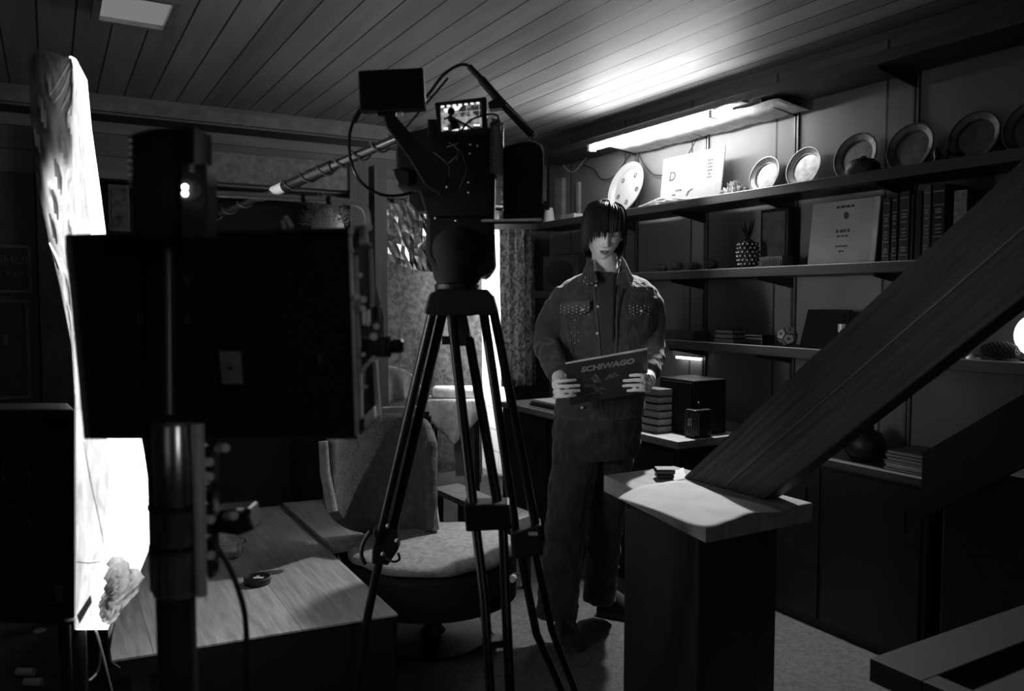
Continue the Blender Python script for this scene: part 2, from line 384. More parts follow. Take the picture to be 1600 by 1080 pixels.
# boards with print: helper on the wall plane
def print_board(name, x0, pix, label, cat, m, lines, lean=.03, frame=None, z=TOPZ):
    # pix: left px, right px, top py at left edge; stands on the shelf z
    yl = AX(pix[0], 300, x0).y; yr = AX(pix[1], 300, x0).y; h = pix[2]
    r = root(name, (x0, (yl+yr)/2, z), label, cat)
    up = Vector((lean, 0, h)).normalized(); rt = Vector((0, -1, 0)); w_ = yl-yr
    c = Vector((x0, (yl+yr)/2, z+.002)); th = Vector((.006, 0, 0))
    P = lambda u, v: c+rt*(u*w_)+up*(v*h)
    MB().prism([P(-.5, 0), P(.5, 0), P(.5, 1), P(-.5, 1)], th).build('sheet', m, r)
    if frame:
        f = MB(); 
        for (u0, u1, v0, v1) in ((-.5, .5, .96, 1.), (-.5, .5, 0, .04), (-.5, -.45, 0, 1), (.45, .5, 0, 1)):
            f.prism([P(u0, v0)-Vector((.006, 0, 0)), P(u1, v0)-Vector((.006, 0, 0)), P(u1, v1)-Vector((.006, 0, 0)), P(u0, v1)-Vector((.006, 0, 0))], Vector((.012, 0, 0)))
        f.build('frame', frame, r)
    for (s_, size, u, v, al, bo) in lines:
        text('printed_text', s_, size, P(u, v)-Vector((.0012, 0, 0)), rt, up, INK_, r, .0004, bo, align=al)
    return r, P, w_, h
INK_ = mat('grey_ink', .07, .8)
print_board('printed_board', 2.84, (1030, 1125, .262), 'bright white board printed with a large letter D under the lamp', 'sign', mat('board_white', .42, .8, var=.04),
    [('D', .07, -.31, .60, 'CENTER', .0008)]+[(t_, .012, .30, .78-.065*i, 'CENTER', 0) for i, t_ in enumerate(('llllll iiiill', 'liil llili il', 'ill iilll ili', 'li illli lliil', 'illiil', 'lli illl iil'))]+[('lili ill illiiil', .013, -.18, .30, 'CENTER', 0), ('illi llliil', .011, -.26, .22, 'CENTER', 0)])
CERT = mat('aged_paper', .42, .8, var=.12, scale=10)
rr, P, w_, h_ = print_board('certificate', 2.80, (1264, 1370, .262), 'pale certificate in a thin frame leaning on the middle shelf', 'certificate', CERT,
    [('illll iillill lillii illi', .015, 0, .9, 'CENTER', .0004), ('lii illiill lii', .02, 0, .52, 'CENTER', .0003), ('illiill iilli illiil', .012, 0, .44, 'CENTER', 0), ('illi lliill illii lliii', .011, 0, .28, 'CENTER', 0), ('illli ill', .012, .0, .2, 'CENTER', 0)], z=MIDZ, frame=None)
MB().ell(P(.03, .76)-Vector((.002, 0, 0)), (.002, .012, .015), 10, 8).build('seal', INK_, rr)
MB().prism([P(.5, 0)-Vector((.004, 0, 0)), P(.43, 0)-Vector((.004, 0, 0)), P(.43, 1)-Vector((.004, 0, 0)), P(.5, 1)-Vector((.004, 0, 0))], Vector((.003, 0, 0))).build('border_strip', mat('paper_strip', .55, .8), rr)

def shelf_y(px, x=2.8): return AX(px, 400, x).y
# rope bundle in front of the white board
b = MB()
y0, y1 = shelf_y(1000, 2.74), shelf_y(1082, 2.74)
for k in range(9):
    ph = random.random()*6; pts = []
    for i in range(14):
        t_ = i/13; pts.append((2.745+.03*math.sin(ph+t_*5)+.01*k*.3, y0+(y1-y0)*t_*(.8+.05*(k % 4)), TOPZ+.008+.028*math.sin(PI*t_)*(k/9)+.004*math.sin(t_*11+ph)))
    b.tube(pts, .0055, 6)
b.tube([(2.75, y1+.06, TOPZ+.03), (2.74, y1+.03, TOPZ+.05), (2.745, y1+.01, TOPZ+.055)], .006, 6)
tag(b.build('rope_bundle', mat('pale_rope', .6, .9, bump=.5), smooth=True), 'pale bundle of rope on the top shelf before the white board', 'rope')
# crystals / mineral with spiky pieces
b = MB(); yc = shelf_y(1140, 2.76)
for k in range(60):
    a = random.random()*2*PI; e = random.random(); q = Vector((.03*math.cos(a)*e, .06*math.sin(a)*e, 0)); c = Vector((2.765, yc-.015, TOPZ+.004))+q
    d = (q*8+Vector((random.uniform(-.3, .3), random.uniform(-.3, .3), .7))).normalized(); hgt = .028+.035*(1-e)
    b.tube([c, c+d*hgt*.7, c+d*hgt], [.008, .0075, .001], 6)
tag(b.build('mineral_cluster', mat('mineral', .45, .3, var=.7, scale=60)), 'spiky black and white mineral cluster beside the first small plate', 'mineral')
# dark round object in front of third plate
o = MB().ell((2.755, shelf_y(1345, 2.755), TOPZ+.033), (.045, .075, .05), 24, 12)
b = MB(); c0 = Vector((2.755, shelf_y(1345, 2.755), TOPZ))
b.lathe([(.06, 0), (.066, .015), (.06, .038), (.04, .056), (.012, .064), (.01, .07), (.001, .071)], c0, n=28)
tag(b.build('covered_bowl', mat('dark_clay', .02, .5, bump=.5), smooth=True), 'dark rounded lidded bowl in front of the third pewter plate', 'bowl')
# small cup near far end and a pale box
c0 = AX(858, 345, 2.75); b = MB().lathe([(.034, 0), (.036, .004), (.026, .085), (.024, .09), (.022, .088), (.022, .01), (.001, .01)], (2.75, c0.y, TOPZ), n=24)
tag(b.build('tumbler', mat('white_ceramic', .7, .4, var=.05), smooth=True), 'small white tapered tumbler at the far end of the plate shelf', 'tumbler')
tag(MB().bx(2.76, 2.84, shelf_y(905), shelf_y(884), TOPZ, TOPZ+.035).build('paper_box', mat('pale_card', .5, .7), bevel=.002), 'low pale cardboard box beside the white tumbler', 'box')
for px, h_, rr_ in ((1459, .055, .012), (1475, .045, .014), (1493, .03, .022)):
    c = (2.75, shelf_y(px, 2.75), TOPZ)
    b = MB().lathe([(rr_, 0), (rr_*1.1, .004), (rr_*.6, h_*.3), (rr_, h_*.6), (rr_*.5, h_*.9), (.001, h_)], c, n=16)
    tag(b.build('figurine', DRK, smooth=True), {1459: 'tall dark figurine just right of the fourth plain plate', 1475: 'slightly shorter dark figurine between two dim plates', 1493: 'squat dark figurine before the plate with the shiny rim'}[px], 'figurine', 'small dark figurines on the top shelf')

# ---- middle shelf
c = Vector((2.77, shelf_y(1168, 2.77), MIDZ))
r = root('pineapple_jar', c, 'dark ornament shaped like a pineapple on the middle shelf', 'ornament')
b = MB().lathe([(.02, 0), (.034, .01), (.045, .045), (.045, .085), (.032, .12), (.014, .135)], c, n=24)
for j in range(6):
    for i in range(12):
        a = 2*PI*(i+.5*(j % 2))/12; z = .02+j*.018; rr_ = .036+.010*math.sin(PI*(z-.01)/.12)
        b.ell(c+Vector((rr_*math.cos(a), rr_*math.sin(a), z)), (.009, .009, .009), 6, 4)
b.build('body', mat('dark_glass', .03, .15), r, smooth=True)
b = MB()
for i in range(14):
    a = i*2.4; b.tube([c+Vector((0, 0, .13)), c+Vector((.015*math.cos(a), .015*math.sin(a), .165)), c+Vector((.03*math.cos(a), .03*math.sin(a), .18+.02*(i % 3)))], [.006, .005, .001], 5)
b.build('leaf_crown', DRK, r)
c = Vector((2.76, shelf_y(1212, 2.76), MIDZ))
b = MB().bx(2.73, 2.80, c.y-.062, c.y+.062, MIDZ, MIDZ+.045)
for k in range(12): b.tube([(2.727, c.y-.055+k*.01, MIDZ+.004), (2.727, c.y-.05+k*.01, MIDZ+.022), (2.727, c.y-.055+k*.01, MIDZ+.04)], .0018, 5)
tag(b.build('woven_box', mat('woven', .06, .6, var=.5, scale=80)), 'low dark patterned box between the pineapple ornament and the certificate', 'box')
# books
BM = [mat('book_cloth_dark', .022, .6), mat('book_cloth_mid', .05, .6, bump=.2), mat('book_cloth_light', .11, .6), mat('book_black', .012, .5)]
PAGE = mat('book_pages', .4, .9, var=.2, scale=40, stretch=(1, 40, 1))
GILT = mat('gilt_print', .32, .4, .3)
def book_up(y0, th, h, dpt, m, label, grp, z, x=2.735, deco=True, cap=''):
    r = root('book', (x, y0+th/2, z), label, 'book', grp)
    MB().bx(x, x+dpt, y0, y0+th, z, z+h).build('cover', m, r, bevel=.002)
    MB().bx(x+.006, x+dpt+.001, y0+.003, y0+th-.003, z+.003, z+h-.003+.004).build('pages', PAGE, r)
    if deco:
        b = MB()
        for v in (.08, .3, .72, .9): b.bx(x-.001, x+.001, y0+.003, y0+th-.003, z+h*v, z+h*v+.004)
        for v in (.14, .18, .35, .4, .45, .55, .62, .66): b.bx(x-.001, x+.001, y0+th*.25, y0+th*.75, z+h*v, z+h*v+.006)
        b.build('spine_print', GILT, r)
    return r
spn = [(1377, 1389, .24, 1, 'upright book directly right of the certificate'), (1391, 1401, .25, 0, 'very dark upright book second from the certificate'), (1403, 1419, .255, 1, 'upright book with large pale spine lettering'), (1421, 1426, .24, 3, 'thin black book right of the large lettered spine'), (1428, 1438, .25, 3, 'black upright book with a fine vertical line'), (1440, 1452, .265, 2, 'lighter grey upright book on the middle shelf'), (1454, 1474, .265, 0, 'thick dark book right of the lighter grey one')]
for (p0, p1, h_, mi, lb) in spn:
    ya, yb = shelf_y(p1, 2.735), shelf_y(p0, 2.735); book_up(ya+.001, yb-ya-.002, h_, .16, BM[mi], lb, 'upright books right of the certificate', MIDZ, deco=mi != 3)
ya, yb = shelf_y(1508, 2.735), shelf_y(1488, 2.735)
tag(MB().bx(2.735, 2.745, ya, yb, MIDZ, MIDZ+.235).build('notice_card', mat('grey_card', .3, .8, var=.4, scale=60)), 'small pale printed card standing right of the upright books', 'card')
# dark picture frame behind the pineapple
r = root('picture_frame', (2.87, shelf_y(1220, 2.9), MIDZ), 'dark framed picture leaning at the wall behind the woven box', 'picture')
ya, yb = shelf_y(1238, 2.9), shelf_y(1196, 2.9)
MB().bx(2.865, 2.885, ya, yb, MIDZ, MIDZ+.27).build('frame', BLK, r, bevel=.003)
MB().bx(2.862, 2.866, ya+.012, yb-.012, MIDZ+.015, MIDZ+.255).build('picture', mat('dim_picture', .09, .5, var=.4), r)
# low dark objects at the left of the middle shelf
for k, (px, lb) in enumerate(((1035, 'dark stone lump next to the shoulder of the man'), (1058, 'dark pointed stone on the middle shelf, second from the man'), (1085, 'flat dark stone on the middle shelf'), (1112, 'dark stone just left of the pineapple ornament'))):
    y = shelf_y(px, 2.76); b = MB().ell((2.76, y, MIDZ+.018+.004*(k % 2)), (.03, .032, .02+.004*(k % 2)), 10, 7)
    for v in b.v: v += Vector((random.uniform(-1, 1), random.uniform(-1, 1), random.uniform(-1, 1)))*.003
    mz = min(v.z for v in b.v)
    for v in b.v: v.z += MIDZ-mz
    tag(b.build('stone', mat('dark_stone', .05, .6, var=.6, scale=60)), lb, 'stone', 'stones on the middle shelf')

# ---- third shelf
tag(MB().bx(2.73, 2.84, shelf_y(1088, 2.74), shelf_y(1036, 2.74), LOWZ, LOWZ+.045).build('flat_box', mat('dim_card', .07, .7), bevel=.003), 'flat grey box on the third shelf beside the man', 'box')
def book_flat(y0, y1, x0, x1, z, th, m, label, grp, rot=0):
    r = root('book', ((x0+x1)/2, (y0+y1)/2, z), label, 'book', grp)
    MB().bx(x0, x1, y0, y1, z, z+.003).bx(x0, x1, y0, y1, z+th-.003, z+th).bx(x1-.004, x1, y0, y1, z, z+th).build('cover', m, r)
    MB().bx(x0+.003, x1-.004, y0+.004, y1-.004, z+.003, z+th-.003).build('pages', PAGE, r)
    return r
ya, yb = shelf_y(1148, 2.74), shelf_y(1116, 2.74)
for k, lb in enumerate(('bottom book of the small flat pile on the third shelf', 'middle book of the small flat pile on the third shelf', 'top book of the small flat pile on the third shelf')):
    book_flat(ya+.004*k, yb-.006*k, 2.74, 2.84, LOWZ+.021*k, .02, BM[(k+1) % 3], lb, 'flat books on the third shelf')
ya, yb = shelf_y(1193, 2.74), shelf_y(1166, 2.74)
r = root('cassette_case', (2.78, (ya+yb)/2, LOWZ), 'small dark case with two pale stripes beside the many sided calendar', 'case')
MB().bx(2.74, 2.82, ya, yb, LOWZ, LOWZ+.045).build('case', BLK, r, bevel=.002)
for z in (.026, .040): MB().bx(2.7385, 2.741, ya+.002, yb-.002, LOWZ+z, LOWZ+z+.003).build('stripe', mat('pale_stripe', .35, .6), r)
# dodecahedron calendar
c = Vector((2.76, shelf_y(1233, 2.76), LOWZ))
bm = bmesh.new(); phi = (1+5**.5)/2
vs = [Vector(v) for v in [(x, y, z) for x in (-1, 1) for y in (-1, 1) for z in (-1, 1)]+[(0, a/phi, b_*phi) for a in (-1, 1) for b_ in (-1, 1)]+[(a/phi, b_*phi, 0) for a in (-1, 1) for b_ in (-1, 1)]+[(a*phi, 0, b_/phi) for a in (-1, 1) for b_ in (-1, 1)]]
Q = Vector((0, 1, phi)).rotation_difference(Vector((0, 0, -1))).to_matrix()
Q = Matrix.Rotation(math.radians(20), 3, 'Z') @ Q
for v in vs: bm.verts.new(Q @ v)
bmesh.ops.convex_hull(bm, input=bm.verts); bmesh.ops.dissolve_limit(bm, angle_limit=.05, verts=bm.verts, edges=bm.edges)
bm.verts.ensure_lookup_table(); sc = .042/1.6; zz = min(v.co.z for v in bm.verts)
dvs = [v.co.copy() for v in bm.verts]; dfs = [[v.index for v in f.verts] for f in bm.faces]
r = root('desk_calendar', c, 'small many sided calendar with pale faces on the third shelf', 'calendar')
b1, b2, b3 = MB(), MB(), MB(); b1.add([c+Vector((0, 0, 0))+(v-Vector((0, 0, zz)))*sc*.97 for v in dvs], dfs)
for f in dfs:
    cen = sum((dvs[i] for i in f), Vector())/len(f); nn = cen.normalized()
    q = [c+((cen+(dvs[i]-cen)*.86)-Vector((0, 0, zz)))*sc for i in f]
    b2.prism(q, nn*.0008)
    b3.ell(c+((cen)-Vector((0, 0, zz)))*sc+nn*.001, (.006, .006, .006), 8, 5)
b1.build('body', BLK, r); b2.build('face_panel', mat('calendar_face', .30, .6), r); b3.build('emblem', INK, r); bm.free()
# dark picture and silver trinket
ya, yb = shelf_y(1318, 2.8), shelf_y(1252, 2.8)
r = root('picture_frame', (2.83, (ya+yb)/2, LOWZ), 'very dark framed picture behind the many sided calendar', 'picture')
MB().prism([(2.80, ya, LOWZ), (2.80, yb, LOWZ), (2.85, yb, LOWZ+.16), (2.85, ya, LOWZ+.16)], (.012, 0, 0)).build('frame', BLK, r)
MB().prism([(2.801, ya+.015, LOWZ+.02), (2.801, yb-.015, LOWZ+.02), (2.842, yb-.015, LOWZ+.148), (2.842, ya+.015, LOWZ+.148)], (.004, 0, 0)).build('picture', BLK2, r)
c = Vector((2.735, shelf_y(1318, 2.735), LOWZ))
b = MB().lathe([(.018, 0), (.018, .004), (.004, .008), (.004, .05), (.014, .075), (.015, .105), (.013, .105), (.012, .078), (.001, .06)], c, n=20)
tag(b.build('goblet', CHR, smooth=True), 'small shiny silver goblet beside the sloping beam', 'goblet')
# pine cone, shell, lamp
r0 = Vector((2.76, shelf_y(1567, 2.76), LOWZ)); b = MB()
ax = Vector((0, 1, 0)); ln = .115; nseg = 16
b.lathe([(.004, -.058), (.016, -.045), (.02, -.01), (.018, .03), (.004, .058)], r0+Vector((0, 0, .026)), (0, 1, 0.0), 14)
for j in range(nseg):
    t_ = j/(nseg-1); yy = -.056+.112*t_; rr_ = .006+.021*math.sin(PI*min(1, .12+t_*.8))
    for i in range(11):
        a = 2*PI*(i+.5*(j % 2))/11
        p = r0+Vector((rr_*math.cos(a), yy, .026+rr_*math.sin(a))); o_ = Vector((math.cos(a), .5, math.sin(a)))
        b.ell(p, (.0055, .0035, .0055), 6, 4)
mz = min(v.z for v in b.v)
for v in b.v: v.z += LOWZ-mz
tag(b.build('pine_cone', mat('pine_cone_scale', .07, .5, var=.4), smooth=True), 'long dark pine cone lying on the third shelf by the lamp', 'pine cone')
c = Vector((2.735, shelf_y(1523, 2.735), LOWZ))
tag(MB().lathe([(.018, 0), (.016, .006), (.009, .012), (.002, .02), (.0005, .022)], c, n=14).build('seashell', mat('pale_shell', .7, .5), smooth=True), 'tiny pale pointed shell left of the pine cone', 'shell')
tag(MB().bx(2.72, 2.76, c.y-.04, c.y-.022, LOWZ, LOWZ+.006).build('matchbox', mat('pale_card', .5, .7)), 'tiny flat box between the shell and the pine cone', 'box')
gy = shelf_y(1618, 2.78)
r = root('globe_lamp', (2.80, gy, LOWZ), 'bright round table lamp on the third shelf at the right edge', 'lamp')
MB().ell((2.80, gy, LOWZ+.085), (.062, .062, .07), 28, 18).build('globe', emit('globe_glow', .9, 1.6), r, smooth=True)
MB().lathe([(.04, 0), (.042, .008), (.02, .016), (.02, .022)], (2.80, gy, LOWZ), n=24).build('base', DRK, r, smooth=True)

# ---- counter and deep cabinet
r = root('low_cupboard', (2.82, 1.4, 0), 'long dark low cupboard along the right wall behind the stairs', 'cupboard')
MB().bx(2.70, XW-.002, 1.70, 2.60, .0, CNTZ-.03).build('body', mat('cupboard_side', .012, .6), r)
MB().bx(2.68, XW-.002, 1.69, 2.612, CNTZ-.03, CNTZ).build('top', DWOOD, r, bevel=.002)
for k in range(2):
    dr = MB().bx(2.688, 2.70, 1.72+k*.44, 2.14+k*.44, .04, CNTZ-.045).build('door', mat('cupboard_door', .014, .5), r, bevel=.003)
    MB().cyl((2.68, 1.78+k*.44, .5), (2.68, 1.78+k*.44, .58), .004).build('handle', DRK, dr)
tag(MB().bx(2.60, XW-.002, .2, 1.584, 0, .80).build('side_chest', mat('cupboard_side', .012, .6), bevel=.004), 'tall dark plain chest at the right edge beyond the sloping beam', 'chest')
r = root('deep_cabinet', (2.65, 3.4, 0), 'deep dark cabinet behind the man with a grey worktop', 'cabinet')
MB().bx(2.36, XW-.002, 2.63, 4.2, 0, .70).build('body', mat('cupboard_side', .012, .6), r)
MB().bx(2.34, XW-.002, 2.615, 4.2, .70, .734).build('worktop', mat('grey_laminate', .30, .5, var=.2, scale=40), r, bevel=.003)
for k in range(3): 
    dr = MB().bx(2.35, 2.36, 2.65+k*.52, 3.14+k*.52, .05, .68).build('door', mat('cupboard_door', .014, .5), r)
    MB().cyl((2.342, 2.72+k*.52, .5), (2.342, 2.72+k*.52, .58), .004).build('handle', DRK, dr)
# flat pile on low counter
ya, yb = AX(1484, 740, 2.72).y, AX(1382, 715, 2.72).y
mats = [BM[3], mat('pale_cover', .3, .7), BM[1], BM[2], BM[0], BM[2]]
lbs = ['black magazine at the bottom of the flat pile on the low cupboard', 'pale magazine second from the bottom of the flat pile', 'grey magazine third from the bottom of the flat pile', 'grey magazine third from the top of the flat pile', 'dark magazine second from the top of the flat pile', 'magazine on top of the flat pile on the low cupboard']
for k in range(6): book_flat(ya+.004*((k*3) % 5), yb-.005*((k*2) % 4), 2.71+.002*k, 2.90, CNTZ+.0125*k, .012, mats[k], lbs[k], 'magazines piled on the low cupboard')
c = Vector((2.80, AX(1352, 715, 2.8).y, CNTZ))
tag(MB().lathe([(.05, 0), (.075, .03), (.08, .07), (.06, .11), (.03, .125), (.03, .14), (.001, .14)], c, n=28).build('dark_pot', BLK, smooth=True), 'round dark pot left of the magazine pile', 'pot')
# things on the deep cabinet
W = .734
ya, yb = AX(1028, 640, 2.40).y, AX(1000, 640, 2.40).y
lb2 = ['bottom', 'second from bottom', 'third from bottom', 'fourth from bottom', 'second from top', 'top']
for k in range(6):
    book_flat(ya, yb+.03, 2.40+.004*(k % 3), 2.49, W+.034*k, .032, BM[(k*2+1) % 3], 'thick book under the hand of the man, %s of its stack' % lb2[k], 'thick books stacked on the cabinet')
ya, yb = AX(1084, 640, 2.50).y, AX(1030, 640, 2.50).y
r = root('black_speaker', (2.58, (ya+yb)/2, W), 'plain black box shaped speaker standing behind the radio', 'speaker')
MB().bx(2.50, 2.70, ya, yb, W, W+.25).build('cabinet', BLK, r, bevel=.004)
MB().bx(2.495, 2.501, ya+.01, yb-.01, W+.012, W+.238).build('grille', BLK2, r)
ya, yb = AX(1132, 655, 2.46).y, AX(1070, 655, 2.46).y
r = root('portable_radio', (2.5, (ya+yb)/2, W), 'small black ribbed radio with a handle on the cabinet corner', 'radio')
MB().bx(2.46, 2.56, max(ya, 2.64), yb, W, W+.125).build('case', BLK, r, bevel=.006)
b = MB(); ya = max(ya, 2.64)
for k in range(7): b.bx(2.455, 2.461, yb-.012-k*.014, yb-.006-k*.014, W+.015, W+.112)
b.build('ribbed_front', mat('radio_rib', .06, .4), r)
MB().tube(bez([(2.51, yb-.01, W+.12), (2.51, yb-.02, W+.15), (2.51, ya+.03, W+.15), (2.51, ya+.02, W+.12)]), .004, 8).build('handle', DRK, r, smooth=True)
b = MB().cyl((2.455, ya+.03, W+.07), (2.462, ya+.03, W+.07), .018).build('dial', ALU, r, smooth=True)
# small lamp glowing on wall below third shelf
yl = AX(1065, 590, 2.9).y
r = root('under_shelf_lamp', (2.93, yl, 1.03), 'small lit strip lamp under the third shelf beside the man', 'lamp')
MB().bx(2.925, XW-.001, yl-.10, yl+.10, 1.045, 1.075).build('housing', WHT, r, bevel=.003)
MB().cyl((2.945, yl-.09, 1.038), (2.945, yl+.09, 1.038), .008).build('tube', emit('strip_glow', 1, 5), r, smooth=True)
# under top shelf behind man: old television shape
c = AX(866, 412, 2.72)
r = root('old_television', (2.82, c.y, MIDZ), 'old small television with a rounded dark screen behind the shoulder of the man', 'television')
ya, yb = AX(884, 412, 2.72).y, AX(848, 412, 2.72).y
MB().bx(2.72, 2.93, ya-.12, yb, MIDZ-.09, MIDZ+.09+.04).build('case', mat('tv_case', .06, .5), r, bevel=.01)
MB().ell((2.722, (ya-.10+yb)/2, MIDZ+.015), (.012, (yb-ya+.08)/2, .085), 24, 14).build('screen', BLK, r, smooth=True)
shelf(MIDZ-.09, 3.62, 4.44, 'short dark shelf holding the old television')
# paper on left of the man
pc = AX(848, 625, 2.30); 
r = root('record_pile', (2.45, 3.75, W), 'short pile of records with a white sleeve left of the hip of the man', 'records')
for k in range(4): MB().bx(2.36+.004*k, 2.62, 3.62, 3.90-.006*k, W+.012*k, W+.011+.012*k).build('sleeve', (WHT, BM[0], BM[2], WHT)[k], r)
# ---------------------------------------------------------------- stairs at the right
BEAM = boards('beam_wood', .085, 2, .9, 0, (30, 5, 30), .6, var=.6)
def sloped_wood(name, v):
    m, t, b = nt(name); L = t.links
    tc = N(t, 'ShaderNodeTexCoord'); mp = N(t, 'ShaderNodeMapping'); mp.inputs['Rotation'].default_value = (math.radians(40.3), 0, 0)
    mp2 = N(t, 'ShaderNodeMapping'); mp2.inputs['Scale'].default_value = (30, 1.5, 70)
    L.new(tc.outputs['Object'], mp.inputs[0]); L.new(mp.outputs[0], mp2.inputs[0])
    no = N(t, 'ShaderNodeTexNoise'); no.inputs['Scale'].default_value = 1.2; no.inputs['Detail'].default_value = 7; L.new(mp2.outputs[0], no.inputs['Vector'])
    mr = N(t, 'ShaderNodeMapRange'); mr.inputs[1].default_value = .35; mr.inputs[2].default_value = .65
    mr.inputs[3].default_value = v*.15; mr.inputs[4].default_value = v*1.7
    L.new(no.outputs['Fac'], mr.inputs[0]); L.new(mr.outputs[0], b.inputs['Base Color']); b.inputs['Roughness'].default_value = .55
    bp = N(t, 'ShaderNodeBump'); bp.inputs['Strength'].default_value = .6; bp.inputs['Distance'].default_value = .004
    L.new(no.outputs['Fac'], bp.inputs['Height']); L.new(bp.outputs[0], b.inputs['Normal'])
    return m
SW = sloped_wood('weathered_beam', .024)
ZS = .76
r = root('stair_beam', (1.83, 1.8, ZS), 'massive sloping dark wooden stair beam rising to the upper right from the slab', 'beam')
yt = lambda y: ZS+.855*(1.985-y); yb_ = lambda y: ZS+.84*(1.64-y)
b = MB()
b.prism([(1.80, 1.985, ZS+.001), (1.80, 1.64, ZS+.001), (1.80, .1, yb_(.1)), (1.80, .1, yt(.1))], (.07, 0, 0))
b.build('plank', SW, r, bevel=.004)
m0, m1 = (lambda y: yt(y)*.52+yb_(y)*.48), 0
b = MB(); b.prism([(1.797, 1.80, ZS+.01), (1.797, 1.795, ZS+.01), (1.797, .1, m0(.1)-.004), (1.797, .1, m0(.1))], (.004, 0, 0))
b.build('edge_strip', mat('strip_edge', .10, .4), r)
slab = MB().prism([(1.597, 2.15, ZS), (1.487, 1.55, ZS), (1.905, 1.55, ZS), (1.905, 2.15, ZS)], (0, 0, -.056)).build('wooden_slab', mat('slab_wood', .30, .5, var=.25, scale=8, stretch=(4, 1, 4)), bevel=.004)
tag(slab, 'thick dark wooden slab on top of the wide post, under the paper sheet', 'slab')
r = root('newel_post', (1.69, 1.67, 0), 'wide dark wooden post under the slab at the foot of the stair beam', 'post')
VW = boards('post_boards', .018, 0, 9, 0, (50, 50, 3), .6, off=4, var=.5)
MB().bx(1.53, 1.755, 1.62, 1.95, 0, ZS-.055).build('board', VW, r, bevel=.004)
MB().bx(1.765, 1.85, 1.63, 1.95, 0, ZS-.055).build('board', VW, r, bevel=.004)
# step at bottom right
r = root('stair_step', (2.2, 1.1, 0), 'dark wooden step at the lower right corner', 'step')
SWD = boards('step_boards', .006, 0, 9, 0, (50, 50, 3), .7, off=4, var=.5)
MB().bx(1.76, 2.59, 1.11, 1.25, .39, .45).build('front_rail', SWD, r, bevel=.003)
MB().bx(1.76, 1.82, .3, 1.11, .39, .45).build('side_rail', SWD, r, bevel=.003)
MB().bx(1.82, 2.59, .3, 1.11, .36, .41).build('tread', mat('tread_wood', .02, .7), r)
MB().bx(1.80, 2.58, .32, 1.2, 0, .36).build('riser', mat('tread_wood', .02, .7), r)
b = MB(); b.prism([(2.50, 1.60, .84), (2.50, 1.60, .62), (2.50, .3, 1.58), (2.50, .3, 1.80)], (.05, 0, 0))
tag(b.build('sloped_board', mat('tread_wood', .02, .7)), 'second dark sloping board behind the main beam at the right edge', 'board')  # plain dark sloping board along the line behind the beam
# map sheet draped on the slab
cs = [(966, 779), (990, 764), (1025, 756), (1068, 753), (1130, 772), (1222, 797), (1170, 804), (1138, 816), (1112, 824), (1085, 821), (1050, 809), (1005, 791)]
pts = [AZ(x, y, ZS+.003) for x, y in cs]
cen = sum(pts, Vector())/len(pts)
# regular grid, trimmed to the outline by blending radius
g = []; rings = 9
poly = bez(pts+[pts[0]], 6)[:-1]
vs = [cen]; fs = []; n = len(poly)
for k in range(1, rings+1):
    for i, p in enumerate(poly):
        q = cen+(p-cen)*(k/rings); q.z = ZS+.0035+.0012*math.sin(q.x*40+q.y*23)*(k/rings)
        pass
        vs.append(q)
for i in range(n): fs.append((0, 1+i, 1+(i+1) % n))
for k in range(rings-1):
    for i in range(n): j = (i+1) % n; fs.append((1+k*n+i, 1+k*n+j, 1+(k+1)*n+j, 1+(k+1)*n+i))
o = MB().add(vs, fs).build('paper_map', mat('map_paper', .62, .85, var=.10, scale=9, bump=.15, bscale=20), smooth=True, solid=.0012)
tag(o, 'large creased pale paper sheet with torn edge spread over the slab', 'paper')
o = MB().prism([AZ(1050, 738, ZS+.001), AZ(1068, 731, ZS+.001), AZ(1072, 748, ZS+.001), AZ(1052, 752, ZS+.001)], (0, 0, .001)).build('paper_slip', WHT)
tag(o, 'small white paper slip between the little box and the stair beam', 'paper')
c0 = AZ(1038, 746, ZS+.004)
r = root('small_case', c0, 'small black box with a shiny lid standing on the slab', 'box')
Rz = Matrix.Rotation(-YAW, 3, 'Z')
MB().box(c0+Vector((0, 0, .007)), (.055, .05, .012), Rz).build('base', BLK, r, bevel=.002)
MB().box(c0+Vector((0, 0, .022)), (.062, .057, .015), Rz).build('lid', mat('glossy_black', .02, .08), r, bevel=.004)
MB().box(c0+Vector((0, 0, .0305)), (.056, .05, .002), Rz).build('label_plate', mat('lid_label', .6, .3), r)

# ---------------------------------------------------------------- left foreground: coffee table
TZ = .37
def wood_long(name, v, rough=.35):
    m = boards(name, v, 0, .40, .004, (70, 6, 20), rough, off=.3, var=.35)
    return m
TW = wood_long('table_wood', .44)
FL, FR, BR = AZ(175, 1032, TZ), AZ(622, 960, TZ), AZ(438, 790, TZ)
BL = FL+(BR-FR)
r = root('coffee_table', (FL+FR+BR+BL)/4*Vector((1, 1, 0)) if False else Vector(((FL.x+BR.x)/2, (FL.y+BR.y)/2, 0)), 'low wooden table with a grainy top holding the glass bowl', 'table')
MB().prism([FL, FR, BR, BL], (0, 0, -.006)).build('table_top', TW, r)
def lerp(a, b, t): return a+(b-a)*t
TE = mat('table_edge', .008, .6)
ctr = (FL+BR)/2; ins = [p+(ctr-p)*.004 for p in (FL, FR, BR, BL)]
for k in range(4):
    a, b_ = ins[k], ins[(k+1) % 4]; a = Vector((a.x, a.y, TZ-.006)); b_ = Vector((b_.x, b_.y, TZ-.006))
    MB().prism([a, b_, b_-Vector((0, 0, .05)), a-Vector((0, 0, .05))], (b_-a).cross(Zv).normalized()*-.018).build('apron', TE, r)
    q = ins[k]+(ctr-ins[k])*.05; MB().box((q.x, q.y, (TZ-.01)/2), (.05, .05, TZ-.01)).build('leg', TE, r, bevel=.003)
